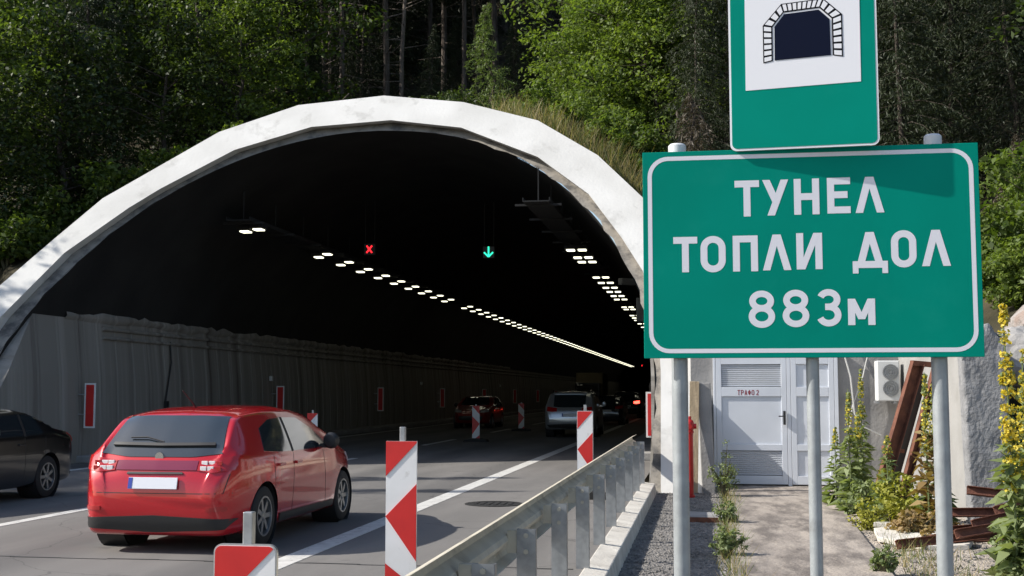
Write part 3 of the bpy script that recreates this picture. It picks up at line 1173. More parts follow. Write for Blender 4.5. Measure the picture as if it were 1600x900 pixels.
def loc_sign(o):
    for v in o.data.vertices:
        v.co.x -= 0.47
        v.co.y -= SY
        v.co.z += 0.2
    return o


mb = MB()
mb.box(((SX0 + SX1) / 2, SY + 0.006, (SZ0 + SZ1) / 2), (SX1 - SX0, 0.012, SZ1 - SZ0))
loc_sign(mb.build('sign_panel', M['sign_green'], sg, bevel=0.002))
mb = MB()
stroke(mb, rrect(SX0 + 0.032, SZ0 + 0.032, SX1 - 0.032, SZ1 - 0.032, 0.082, 8), 0.019, SY - 0.0006, True)
loc_sign(mb.build('border', M['sign_grey'], sg, fix=False))


def P5(px, py):                      # where a point of the sign face stands on the sign's own plane, metres
    return ((px - 1003.5) / 527.0 * (SX1 - SX0) + SX0, None)


mb = MB()
for row in ([('Т', 0.148, 0.256, 2.385, 2.548), ('У', 0.269, 0.385, 2.387, 2.548), ('Н', 0.408, 0.518, 2.388, 2.549), ('Е', 0.552, 0.652, 2.39, 2.55), ('Л', 0.673, 0.796, 2.39, 2.55)],
            [('Т', -0.128, -0.021, 2.138, 2.298), ('О', -0.007, 0.104, 2.136, 2.3), ('П', 0.136, 0.246, 2.138, 2.299), ('Л', 0.267, 0.391, 2.141, 2.301), ('И', 0.414, 0.526, 2.143, 2.305),
             ('Д', 0.655, 0.805, 2.145, 2.304), ('О', 0.82, 0.927, 2.145, 2.309), ('Л', 0.949, 1.07, 2.149, 2.308)],
            [('8', 0.201, 0.316, 1.885, 2.051), ('8', 0.349, 0.464, 1.887, 2.053), ('3', 0.494, 0.602, 1.889, 2.054), ('м', 0.63, 0.746, 1.894, 2.01)]):
    put_text(mb, row, SY - 0.0006, 0.0305)
loc_sign(mb.build('lettering', M['sign_grey'], sg, fix=False))
for (x, r, top) in ((-0.107, 0.0365, 2.715), (0.478, 0.0285, 2.66), (1.020, 0.0345, 2.722)):
    mb = MB()
    mb.lathe([(r, -0.25), (r, top)], 28, 'Z', (x, SY + 0.014 + r + 0.012, 0))
    p = loc_sign(mb.build('pole', M['pole'], sg, smooth=True))
    if r > 0.03:
        mb = MB()
        mb.lathe([(r + 0.004, top - 0.03), (r + 0.004, top + 0.012), (r - 0.004, top + 0.020), (0.005, top + 0.022)], 28, 'Z', (x, SY + 0.026 + r, 0))
        c = loc_sign(mb.build('pole_cap', M['cap'], p, smooth=True))
    mb = MB()
    for z in (1.90, 2.50):
        mb.box((x, SY + 0.020 + r * 0.2, z), (0.16, 0.014, 0.04))
    loc_sign(mb.build('clamp', M['alu'], sg))

# upper sign: portrait panel with the tunnel pictogram, turned a little towards the sun
up = thing('tunnel_symbol_sign', 'green and white portrait sign with a black tunnel arch symbol above the larger sign', 'road sign', (0.453, 5.4595, 2.68), R(-4.2))
UW, UH = 0.645, 0.98
mb = MB()
mb.prism([(p[0], p[1]) for p in rrect(-UW / 2, 0, UW / 2, UH, 0.03)], 0, 0.012)
mb.build('sign_panel', M['sign_white'], up)
mb = MB()
mb.prism([(p[0], p[1]) for p in rrect(-UW / 2 + 0.009, 0.009, UW / 2 - 0.009, UH - 0.009, 0.024)], -0.0015, 0.004)
mb.build('green_field', M['sign_green'], up)
mb = MB()
mb.prism([(-0.250, 0.272), (0.250, 0.286), (0.252, 0.80), (-0.248, 0.79)], -0.003, 0.002)
mb.build('white_field', M['sign_white'], up)
inn = [(-0.120, 0.403), (-0.119, 0.555), (-0.075, 0.612), (0.075, 0.622), (0.122, 0.575), (0.124, 0.412)]
outp = [(-0.170, 0.392), (-0.170, 0.565), (-0.087, 0.660), (0.096, 0.672), (0.176, 0.595), (0.176, 0.402)]
mb = MB()
mb.prism(inn, -0.0052, -0.002)
mb.build('tunnel_opening', M['sign_navy'], up)
mb = MB()
ofs = lambda f, i: (inn[i][0] + (outp[i][0] - inn[i][0]) * f, inn[i][1] + (outp[i][1] - inn[i][1]) * f)
for i, cnt in enumerate((6, 4, 7, 4, 6)):
    a0, a1, b0, b1 = ofs(0.16, i), ofs(0.16, i + 1), ofs(1, i), ofs(1, i + 1)
    mb.add([(b0[0], -0.0045, b0[1]), (b1[0], -0.0045, b1[1]), (a1[0], -0.0045, a1[1]), (a0[0], -0.0045, a0[1])], [(0, 1, 2, 3)])
mb.build('brick_arch', M['sign_black'], up, fix=False)
mb = MB()
for i, cnt in enumerate((6, 3, 8, 3, 6)):
    for j in range(cnt):
        f0, f1 = (j + 0.17) / cnt, (j + 0.86) / cnt
        def L2(f, g):
            a, b = ofs(f, i), ofs(f, i + 1)
            return (a[0] + (b[0] - a[0]) * g, -0.0062, a[1] + (b[1] - a[1]) * g)
        mb.add([L2(0.28, f0), L2(0.28, f1), L2(0.90, f1), L2(0.90, f0)], [(0, 1, 2, 3)])
mb.build('bricks', M['sign_white'], up, fix=False)
mb = MB()
mb.box((0.0, 0.03, 0.15), (0.30, 0.03, 0.04))
mb.box((0.0, 0.03, 0.75), (0.30, 0.03, 0.04))
mb.lathe([(0.0285, 0.03), (0.0285, 0.97)], 20, 'Z', (0.0, 0.075, 0))
mb.build('bracket', M['alu'], up)


# ------------------------------------------------------------------ cars
def lerp_tab(tab, y):
    if y <= tab[0][0]:
        return tab[0][1]
    for i in range(len(tab) - 1):
        if y <= tab[i + 1][0]:
            a, b = tab[i], tab[i + 1]
            f = (y - a[0]) / (b[0] - a[0])
            return a[1] + (b[1] - a[1]) * f
    return tab[-1][1]


def smooth_tab(tab, y):
    """monotone cubic through the table"""
    n_ = len(tab)
    if y <= tab[0][0]:
        return tab[0][1]
    if y >= tab[-1][0]:
        return tab[-1][1]
    i = 0
    while tab[i + 1][0] < y:
        i += 1
    d = [(tab[k + 1][1] - tab[k][1]) / (tab[k + 1][0] - tab[k][0]) for k in range(n_ - 1)]

    def m_(k):
        if k == 0:
            return d[0]
        if k == n_ - 1:
            return d[-1]
        if d[k - 1] * d[k] <= 0:
            return 0
        return 2 * d[k - 1] * d[k] / (d[k - 1] + d[k])
    h = tab[i + 1][0] - tab[i][0]
    t = (y - tab[i][0]) / h
    return ((2 * t ** 3 - 3 * t ** 2 + 1) * tab[i][1] + (t ** 3 - 2 * t ** 2 + t) * h * m_(i) +
            (-2 * t ** 3 + 3 * t ** 2) * tab[i + 1][1] + (t ** 3 - t ** 2) * h * m_(i + 1))


HATCH = dict(L=4.25, W=1.77,
             top=[(0.0, 0.60), (0.02, 0.74), (0.05, 0.82), (0.09, 0.895), (0.13, 0.95), (0.22, 1.06), (0.34, 1.19), (0.46, 1.305), (0.56, 1.375), (0.75, 1.415), (1.3, 1.45), (1.9, 1.455), (2.35, 1.40), (2.8, 1.20), (3.2, 1.00), (3.45, 0.93), (3.8, 0.86), (4.05, 0.78), (4.18, 0.68), (4.25, 0.55)],
             bot=[(0.0, 0.44), (0.02, 0.31), (0.06, 0.21), (0.14, 0.175), (0.5, 0.175), (3.6, 0.19), (4.1, 0.23), (4.2, 0.32), (4.25, 0.44)],
             plan=[(0, 0.71), (0.03, 0.775), (0.08, 0.835), (0.16, 0.888), (0.3, 0.938), (0.5, 0.972), (0.8, 0.991), (1.3, 1.0), (2.9, 1.0), (3.4, 0.97), (3.8, 0.90), (4.05, 0.80), (4.18, 0.70), (4.25, 0.58)],
             belt=0.93, tumble=0.40, gtaper=0.16, wheels=(0.80, 3.42), rw=0.315, roof_r=0.10)
SUV = dict(L=4.5, W=1.86,
           top=[(0.0, 0.70), (0.03, 0.85), (0.07, 0.98), (0.12, 1.06), (0.22, 1.22), (0.36, 1.42), (0.44, 1.52), (0.52, 1.575), (0.8, 1.62), (1.6, 1.64), (2.2, 1.60), (2.6, 1.47), (3.1, 1.18), (3.4, 1.07), (3.9, 1.01), (4.25, 0.92), (4.42, 0.78), (4.5, 0.62)],
           bot=[(0.0, 0.55), (0.03, 0.42), (0.08, 0.33), (0.2, 0.28), (4.2, 0.27), (4.4, 0.36), (4.5, 0.52)],
           plan=[(0, 0.78), (0.03, 0.84), (0.08, 0.90), (0.16, 0.945), (0.3, 0.975), (0.6, 0.99), (1.2, 1.0), (3.2, 1.0), (3.7, 0.96), (4.1, 0.88), (4.35, 0.76), (4.5, 0.60)],
           belt=1.06, tumble=0.26, wheels=(0.85, 3.58), rw=0.355, roof_r=0.10)


SEDAN = dict(L=4.6, W=1.80,
             top=[(0.0, 0.64), (0.02, 0.80), (0.06, 0.93), (0.12, 0.985), (0.30, 1.02), (0.62, 1.06), (1.0, 1.22), (1.35, 1.34), (1.75, 1.395), (2.3, 1.40), (2.75, 1.30), (3.2, 1.06), (3.5, 0.95), (4.0, 0.87), (4.35, 0.78), (4.52, 0.68), (4.6, 0.56)],
             bot=[(0.0, 0.50), (0.02, 0.38), (0.06, 0.28), (0.14, 0.23), (0.5, 0.20), (3.9, 0.19), (4.4, 0.23), (4.54, 0.32), (4.6, 0.45)],
             plan=[(0, 0.76), (0.03, 0.82), (0.08, 0.88), (0.16, 0.93), (0.3, 0.965), (0.6, 0.99), (1.2, 1.0), (3.2, 1.0), (3.7, 0.97), (4.1, 0.90), (4.4, 0.79), (4.53, 0.69), (4.6, 0.57)],
             belt=0.93, tumble=0.40, wheels=(0.92, 3.62), rw=0.32, roof_r=0.10)


def build_body(P, cell=0.03):
    Lc, Wd = P['L'], P['W']
    ysn = []
    y = 0.0
    while y < Lc:
        ysn.append(y)
        e = min(y, Lc - y)
        y += min(cell, 0.008 + e * 0.10)
    ysn.append(Lc)
    NP = 110 if cell < 0.04 else 64
    rings = []
    for y in ysn:
        zt = smooth_tab(P['top'], y)
        zb = smooth_tab(P['bot'], y)
        w = Wd / 2 * smooth_tab(P['plan'], y)
        zt = max(zt, zb + 0.08)
        belt = min(P['belt'] + 0.03 * (1 - y / Lc), zb + (zt - zb) * 0.86)
        wb = w * 0.975
        gh = zt - belt
        wr = (wb - gh * P['tumble']) * (1 - P.get('gtaper', 0.08) * max(0, 1 - y / 1.5) ** 1.5)
        kk = min(1, gh / 0.3)
        rr = P['roof_r'] * kk
        pts = [(0, zb), (w * 0.55, zb), (w * 0.86, zb + 0.005), (w * 0.955, zb + 0.05 * min(1, (belt - zb) / .4)), (w * 0.985, zb + 0.30 * (belt - zb)), (w * 1.0, zb + 0.60 * (belt - zb)), (w * 0.995, zb + 0.82 * (belt - zb)),
               (wb, belt), (wb - (wb - wr) * 0.45, belt + gh * 0.45), (wr + 0.012, belt + gh * (0.93 - 0.05 * kk) - rr * 0.15), (wr - rr * 0.60, zt - 0.038 - 0.012 * kk), (wr * 0.62, zt - 0.014), (0, zt)]
        # resample with Catmull-Rom
        dense = []
        n_ = len(pts)
        for i in range(n_ - 1):
            p0, p1, p2, p3 = pts[max(i - 1, 0)], pts[i], pts[i + 1], pts[min(i + 2, n_ - 1)]
            for q in range(8):
                t = q / 8
                c = []
                for a in (0, 1):
                    m1, m2 = (p2[a] - p0[a]) * 0.36, (p3[a] - p1[a]) * 0.36
                    c.append((2 * t ** 3 - 3 * t ** 2 + 1) * p1[a] + (t ** 3 - 2 * t ** 2 + t) * m1 + (-2 * t ** 3 + 3 * t ** 2) * p2[a] + (t ** 3 - t ** 2) * m2)
                dense.append(tuple(c))
        dense.append(pts[-1])
        rings.append(resample(dense, NP))
    vs, fs = [], []
    ring_n = 2 * NP - 2
    for y, rg in zip(ysn, rings):
        full = [(x, z) for x, z in rg] + [(-x, z) for x, z in reversed(rg[1:-1])]
        for x, z in full:
            vs.append(Vector((x, y, z)))
    # snap verts to the wheel arches, drop faces inside
    ra = P['rw'] + 0.045
    zc = P['rw']
    ins = [False] * len(vs)
    for i, v in enumerate(vs):
        if abs(v.x) < Wd * 0.33:
            continue
        for wy in P['wheels']:
            d = math.hypot(v.y - wy, v.z - zc)
            if d < ra - cell * 0.7:
                ins[i] = True
            elif d < ra + cell * 0.7:
                f = ra / max(d, 1e-6)
                v.y = wy + (v.y - wy) * f
                v.z = zc + (v.z - zc) * f
    for a in range(len(ysn) - 1):
        for j in range(ring_n):
            q = (a * ring_n + j, a * ring_n + (j + 1) % ring_n, (a + 1) * ring_n + (j + 1) % ring_n, (a + 1) * ring_n + j)
            if any(ins[k] for k in q):
                continue
            fs.append(q)
    fs.append(tuple(reversed(range(ring_n))))
    fs.append(tuple(range((len(ysn) - 1) * ring_n, len(ysn) * ring_n)))
    return vs, fs


def poly_at(pts, t):
    d = [0]
    for i in range(1, len(pts)):
        d.append(d[-1] + math.hypot(pts[i][0] - pts[i - 1][0], pts[i][1] - pts[i - 1][1]))
    if d[-1] == 0:
        return pts[0]
    s_ = t * d[-1]
    i = 0
    while i < len(d) - 2 and d[i + 1] < s_:
        i += 1
    f = (s_ - d[i]) / max(d[i + 1] - d[i], 1e-9)
    return (pts[i][0] + (pts[i + 1][0] - pts[i][0]) * f, pts[i][1] + (pts[i + 1][1] - pts[i][1]) * f)


def patch(bvh, view, lower, upper, off, name, m, parent, nu=24, nv=10, side=1, thick=0.02):
    """a panel lying on the body: its outline, seen from one side, is projected onto the body"""
    vs, fs = [], []
    rim = []
    for layer in (0, 1):
        for j in range(nv + 1):
            for i in range(nu + 1):
                a, b = poly_at(lower, i / nu), poly_at(upper, i / nu)
                f = j / nv
                p = (a[0] + (b[0] - a[0]) * f, a[1] + (b[1] - a[1]) * f)
                if view == 'side':
                    o, d = Vector((side * 3, p[0], p[1])), Vector((-side, 0, 0))
                elif view == 'rear':
                    o, d = Vector((p[0], -3, p[1])), Vector((0, 1, 0))
                elif view == 'front':
                    o, d = Vector((p[0], 9, p[1])), Vector((0, -1, 0))
                else:
                    o, d = Vector((p[0], p[1], 5)), Vector((0, 0, -1))
                h = bvh.ray_cast(o, d)
                if h[0] is None:
                    hp, hn = o + d * (3 - 0.8 if view == 'side' else 3.3 if view != 'front' else 4.9), -d
                else:
                    hp, hn = h[0], h[1]
                    if hn.dot(d) > 0:
                        hn = -hn
                vs.append(hp + hn * (off if layer == 0 else off - thick))
    N = (nu + 1) * (nv + 1)
    for j in range(nv):
        for i in range(nu):
            a = j * (nu + 1) + i
            fs.append((a, a + 1, a + nu + 2, a + nu + 1))
    edge = [i for i in range(nu + 1)] + [(j) * (nu + 1) + nu for j in range(1, nu and nv + 1)] + [nv * (nu + 1) + i for i in range(nu - 1, -1, -1)] + [j * (nu + 1) for j in range(nv - 1, 0, -1)]
    for k in range(len(edge)):
        a, b = edge[k], edge[(k + 1) % len(edge)]
        fs.append((a, N + a, N + b, b))
    o = mesh_obj(name, vs, fs, m, parent, smooth=True)
    bm = bmesh.new()
    bm.from_mesh(o.data)
    bmesh.ops.remove_doubles(bm, verts=bm.verts, dist=1e-5)
    bmesh.ops.recalc_face_normals(bm, faces=bm.faces)
    bm.to_mesh(o.data)
    bm.free()
    o.data.set_sharp_from_angle(angle=R(50))
    return o


def wheel(parent, x, y, r, side):
    w = 0.20
    mb = MB()
    mb.lathe([(r * 0.62, -w / 2), (r * 0.90, -w / 2), (r * 0.97, -w * 0.42), (r, -w * 0.25), (r, w * 0.25), (r * 0.97, w * 0.42), (r * 0.90, w / 2), (r * 0.68, w / 2), (r * 0.64, w * 0.40), (r * 0.62, -w / 2)], 40, 'X', (x, y, r), cap=False)
    ty = mb.build('wheel', M['tyre'], parent, smooth=True)
    mb = MB()
    ox = x + side * w * 0.36
    mb.lathe([(r * 0.66, side * -0.05), (r * 0.66, side * 0.03), (r * 0.60, side * 0.03), (r * 0.58, side * -0.03), (r * 0.56, side * -0.05)], 40, 'X', (ox, y, r), cap=False)
    mb.lathe([(r * 0.16, side * -0.04), (r * 0.16, side * 0.018), (r * 0.10, side * 0.026), (0.004, side * 0.026)], 20, 'X', (ox, y, r))
    for k in range(7):
        a = 2 * math.pi * k / 7
        mb.box((ox, y + math.cos(a) * r * 0.37, r + math.sin(a) * r * 0.37), (0.03, r * 0.50, r * 0.15), (a, 0, 0))
    mb.build('rim', M['rim'], ty)
    mb = MB()
    mb.lathe([(r * 0.62, 0), (0.01, 0)], 24, 'X', (x + side * 0.0, y, r))
    mb.build('brake_disc', M['plastic'], ty)


def car(P, label, paint, loc, rz, hero=False, tail=None, group=None, name='car', plate=True):
    t = thing(name, label, 'car', loc, rz, group)
    vs, fs = build_body(P, 0.026 if hero else 0.06)
    mesh = mesh_obj('body', vs, fs, paint, t, smooth=True)
    mesh.data.set_sharp_from_angle(angle=R(60))
    bv = BVHTree.FromPolygons(vs, fs)
    Lc, Wd, b = P['L'], P['W'], P['belt']
    suv = P is SUV
    ztop = max(z for _, z in P['top'])
    G = M['car_glass']
    # rear window
    zr0, zr1 = (1.09, 1.50) if suv else (1.085, 1.33) if P is SEDAN else (0.985, 1.345)
    wl, wu = (0.66, 0.57) if suv else (0.74, 0.55)
    patch(bv, 'rear', [(-wl + 0.09, zr0), (-0.35, zr0 - 0.035), (0.35, zr0 - 0.035), (wl - 0.09, zr0)], [(-wu, zr1), (-0.3, zr1 + 0.012), (0.3, zr1 + 0.012), (wu, zr1)], 0.006, 'rear_window', G, t)
    # windscreen
    zw0, zw1 = (1.17, 1.52) if suv else (1.03, 1.37)
    patch(bv, 'front', [(-0.66, zw0), (0, zw0 - 0.03), (0.66, zw0)], [(-0.54, zw1), (0, zw1 + 0.02), (0.54, zw1)], 0.006, 'windscreen', G, t)
    # side glass, doors seams, mirrors, handles
    r0, r1 = (0.62, 3.0) if suv else (1.02, 2.95) if P is SEDAN else (0.74, 2.92)
    rf = ztop - 0.135
    for s_ in (-1, 1):
        patch(bv, 'side', [(r0 + 0.05, b + 0.055), (1.22, b + 0.03), (1.55, b + 0.025)], [(r0 + 0.16, rf - 0.10), (1.20, rf - 0.015), (1.55, rf)], 0.006, 'side_window', G, t, side=s_)
        patch(bv, 'side', [(1.62, b + 0.025), (2.2, b + 0.02), (r1 - 0.12, b + 0.03)], [(1.62, rf), (2.05, rf - 0.01), (r1 - 0.50, rf - 0.14)], 0.006, 'side_window', G, t, side=s_)
        patch(bv, 'side', [(1.555, b + 0.02), (1.615, b + 0.02)], [(1.555, rf + 0.005), (1.615, rf + 0.005)], 0.004, 'pillar_trim', M['plastic'], t, nu=2, side=s_)
        # door shut lines as thin dark strips sunk on the body
        for (ya, yb, za, zb_) in ((1.585, 1.60, 0.30, b + 0.01), (2.72, 2.60, 0.30, b), (1.06, 1.02, 0.52, b)):
            patch(bv, 'side', [(ya - 0.004, za), (ya + 0.004, za)], [(yb - 0.004, zb_), (yb + 0.004, zb_)], 0.0015, 'door_seam', M['plastic'], t, nu=1, nv=14, side=s_, thick=0.004)
        if hero or suv:
            patch(bv, 'side', [(0.80 + P['rw'] + 0.10, P['bot'][5][1] + 0.03 if not suv else 0.30), (3.42 - P['rw'] - 0.10, 0.24 if not suv else 0.30)], [(0.80 + P['rw'] + 0.10, 0.31 if not suv else 0.40), (3.42 - P['rw'] - 0.10, 0.31 if not suv else 0.40)], 0.014, 'sill', M['plastic'], t, side=s_, nv=3)
        for ya in (1.72, 1.20) if hero else (1.7,):
            mb = MB()
            mb.box((s_ * (Wd / 2 + 0.005), ya, b - 0.10), (0.035, 0.17, 0.03))
            mb.build('door_handle', paint, t, bevel=0.008)
        mb = MB()
        mx = s_ * (Wd / 2 + 0.09)
        mb.lathe([(0.01, -0.07), (0.07, -0.06), (0.098, 0.0), (0.085, 0.06), (0.01, 0.10)], 16, 'Y', (mx, 2.58, b + 0.10))
        mb.box((s_ * (Wd / 2 - 0.02), 2.60, b + 0.04), (0.14, 0.07, 0.05))
        mi_ = mb.build('mirror', M['plastic'] if paint is not M['car_silver'] else paint, t, smooth=True)
        # tail lamps
        zt0, zt1 = (0.90, 1.06) if suv else (0.80, 0.935)
        lo = [(s_ * 0.44, zt0 + 0.02), (s_ * 0.60, zt0), (s_ * 0.80, zt0 + 0.03)]
        hi = [(s_ * 0.44, zt1 - 0.02), (s_ * 0.60, zt1), (s_ * 0.79, zt1 + 0.03)]
        tl = patch(bv, 'rear', lo, hi, 0.012, 'tail_light', tail or M['lamp_red'], t, nu=12, nv=6)
        if hero:
            for k in range(3):
                mb = MB()
                for q in range(2):
                    zc_ = zt0 + 0.045 + 0.052 * q
                    xx = s_ * (0.50 + 0.075 * k)
                    h = bv.ray_cast(Vector((xx, -3, zc_)), Vector((0, 1, 0)))
                    if h[0] is not None:
                        mb.box(h[0] + Vector((0, -0.014, 0)), (0.064, 0.02, 0.044))
                mb.build('lamp_cell', M['lamp_clear_glare'] if k < 2 else M['lamp_red'], tl, bevel=0.004)
        # head lamps
        patch(bv, 'front', [(s_ * 0.42, 0.70 + 0.08 * suv), (s_ * 0.76, 0.72 + 0.08 * suv)], [(s_ * 0.44, 0.79 + 0.10 * suv), (s_ * 0.75, 0.86 + 0.10 * suv)], 0.012, 'headlight', M['headlamp'], t, nu=10, nv=5)
        for wy in P['wheels']:
            wheel(t, s_ * (Wd / 2 - 0.125), wy, P['rw'], s_)
            mb = MB()
            mb.lathe([(P['rw'] + 0.04, 0), (P['rw'] + 0.04, 0.30)], 32, 'X', (s_ * (Wd / 2 - 0.025) - (0.30 if s_ > 0 else 0), wy, P['rw']), cap=False)
            mb.lathe([(P['rw'] + 0.04, 0), (0.02, 0)], 32, 'X', (s_ * (Wd / 2 - 0.34), wy, P['rw']))
            mb.build('wheel_well', M['plastic'], t)
    # lower rear bumper, grille, plate
    zl = 0.25 if not suv else 0.36
    patch(bv, 'rear', [(-0.72, zl), (0, zl - 0.03), (0.72, zl)], [(-0.80, zl + 0.10), (0, zl + 0.135), (0.80, zl + 0.10)], 0.010, 'lower_bumper', M['plastic'], t, nv=5)
    patch(bv, 'front', [(-0.5, 0.36), (0.5, 0.36)], [(-0.55, 0.55), (0.55, 0.55)], 0.008, 'grille', M['plastic'], t, nv=5)
    zp = 0.70 if not suv else 0.80
    h = bv.ray_cast(Vector((0, -3, zp)), Vector((0, 1, 0)))
    if h[0] is not None and plate:
        mb = MB()
        mb.box(h[0] + Vector((0.0, -0.018, 0)), (0.52, 0.014, 0.115), (R(-12), 0, 0))
        pl_ = mb.build('number_plate', M['plate_white'], t, bevel=0.003)
        mb = MB()
        mb.box(h[0] + Vector((-0.238, -0.022, 0)), (0.042, 0.012, 0.108), (R(-12), 0, 0))
        mb.build('blue_strip', M['plate_blue'], pl_)
    if hero:
        # band of red plastic between the lamps, spoiler bar over the glass, wiper, handle trim
        patch(bv, 'rear', [(-0.43, 0.825), (0.43, 0.825)], [(-0.43, 0.915), (0.43, 0.915)], 0.010, 'tail_band', M['lamp_red_dark'], t, nv=5)
        patch(bv, 'rear', [(-0.55, 1.052), (0, 1.045), (0.55, 1.052)], [(-0.545, 1.078), (0, 1.072), (0.545, 1.078)], 0.030, 'spoiler', M['plastic'], t, nv=3, thick=0.035)
        patch(bv, 'rear', [(-0.30, 0.785), (0.30, 0.785)], [(-0.29, 0.805), (0.29, 0.805)], 0.014, 'trunk_trim', M['plastic'], t, nv=2)
        h = bv.ray_cast(Vector((0, -3, 1.10)), Vector((0, 1, 0)))
        mb = MB()
        mb.tube([h[0] + Vector((0, -0.03, 0)), bv.ray_cast(Vector((-0.2, -3, 1.135)), Vector((0, 1, 0)))[0] + Vector((0, -0.03, 0.01)), bv.ray_cast(Vector((-0.38, -3, 1.13)), Vector((0, 1, 0)))[0] + Vector((0, -0.025, 0.01))], 0.008, 6)
        mb.build('wiper', M['plastic'], t)
        patch(bv, 'rear', [(-0.78, 0.600), (0, 0.596), (0.78, 0.600)], [(-0.78, 0.607), (0, 0.603), (0.78, 0.607)], 0.002, 'bumper_seam', M['plastic'], t, nv=1, thick=0.005)
        for s_ in (-1, 1):
            patch(bv, 'rear', [(s_ * 0.715, 0.61), (s_ * 0.722, 0.61)], [(s_ * 0.755, 0.795), (s_ * 0.762, 0.795)], 0.002, 'tailgate_seam', M['plastic'], t, nu=1, nv=8, thick=0.005)
        h = bv.ray_cast(Vector((0, -3, 0.955)), Vector((0, 1, 0)))
        mb = MB()
        mb.lathe([(0.045, -0.012), (0.045, 0.012)], 20, 'Y', h[0])
        mb.build('badge', M['chrome'], t)
        patch(bv, 'rear', [(-0.74, 0.43), (-0.56, 0.43)], [(-0.745, 0.47), (-0.56, 0.47)], 0.010, 'reflector', M['lamp_red'], t, nu=5, nv=2)
        patch(bv, 'rear', [(0.56, 0.43), (0.74, 0.43)], [(0.56, 0.47), (0.745, 0.47)], 0.010, 'reflector', M['lamp_red'], t, nu=5, nv=2)
        mb = MB()
        mb.tube([(0.0, 0.95, 1.44), (0.0, 0.85, 1.50), (0.0, 0.62, 1.62)], [0.012, 0.006, 0.004], 6)
        mb.build('aerial', M['plastic'], t)
    if suv:
        for s_ in (-1, 1):
            mb = MB()
            mb.tube([(s_ * 0.66, 0.75, ztop - 0.06), (s_ * 0.66, 0.85, ztop + 0.01), (s_ * 0.66, 2.1, ztop + 0.01), (s_ * 0.66, 2.25, ztop - 0.05)], 0.018, 8)
            mb.build('roof_rail', M['chrome'] if paint is M['car_silver'] else M['rim'], t, smooth=True)
        patch(bv, 'rear', [(-0.60, 1.535), (0.60, 1.535)], [(-0.56, 1.56), (0.56, 1.56)], 0.05, 'spoiler', paint, t, nv=3, thick=0.06)
    return t


car(HATCH, 'glossy red five door hatchback driving away into the tunnel in the lane nearest the guardrail', M['car_red'], (-5.42, 11.5, 0.0), R(-1.2), hero=True)
car(SEDAN, 'black car at the left edge of the photo, only its rear end in view', M['car_black'], (-10.80, 18.35, 0.0), R(180), plate=False)
car(SUV, 'silver grey SUV with roof rails driving away inside the tunnel', M['car_silver'], (-4.72, 43.0, 0.0), 0, tail=M['lamp_red'])
car(HATCH, 'dark red car coming towards the tunnel mouth in the left lane', M['car_darkred'], (-10.25, 57.5, 0.0), R(180))
car(HATCH, 'dark blue car just ahead of the silver SUV in the tunnel', M['car_blue'], (-4.72, 59.5, 0.0), 0, tail=M['lamp_red'])
car(SUV, 'black SUV with a red tail light ahead of the dark blue car in the tunnel', M['car_black'], (-4.7, 75.0, 0.0), 0, tail=M['lamp_on'])
car(HATCH, 'dark small car leading the queue farthest inside the tunnel', M['car_black'], (-4.8, 97.0, 0.0), 0, tail=M['lamp_on'])

# box lorry far inside
t = thing('box_truck', 'lorry with a plain beige box body far inside the tunnel', 'truck', (-10.45, 112, 0))
mb = MB()
mb.box((0, 3.5, 2.2), (2.45, 6.2, 2.4))
mb.build('cargo_box', M['beige'], t, bevel=0.03)
mb = MB()
mb.box((0, -0.6, 1.5), (2.2, 1.7, 1.9))
mb.box((0, -1.48, 1.9), (1.9, 0.04, 0.75), mi=1)
mb.build('cab', [M['car_blue'], M['car_glass']], t, bevel=0.06)
mb = MB()
mb.box((0, 3.0, 0.75), (1.0, 7.2, 0.3))
mb.build('chassis', M['plastic'], t)
for (x, y) in ((-1, -0.3), (1, -0.3), (-1, 5.0), (1, 5.0)):
    wheel(t, x, y, 0.45, 1 if x > 0 else -1)


# ------------------------------------------------------------------ right side: door wall, wing wall and clutter
bw = thing('service_building', 'low concrete service room with white metal doors beside the tunnel mouth', 'building', (1.8, 23.6, -0.2))


def locb(o):
    for v in o.data.vertices:
        v.co.x -= 1.8
        v.co.y -= 23.6
        v.co.z += 0.2
    return o


mb = MB()
mb.box((1.9, 25.0, 1.2), (4.3, 2.5, 3.4))
locb(mb.build('wall', M['concrete'], bw))
mb = MB()
mb.box((0.20, 23.70, 1.05), (0.05, 0.14, 2.6))
mb.box((1.585, 23.70, 1.05), (0.07, 0.14, 2.6))
mb.box((2.46, 23.70, 1.05), (0.07, 0.14, 2.6))
mb.box((1.33, 23.70, 2.38), (2.34, 0.14, 0.10))
locb(mb.build('door_frame', M['door_white'], bw, bevel=0.006))


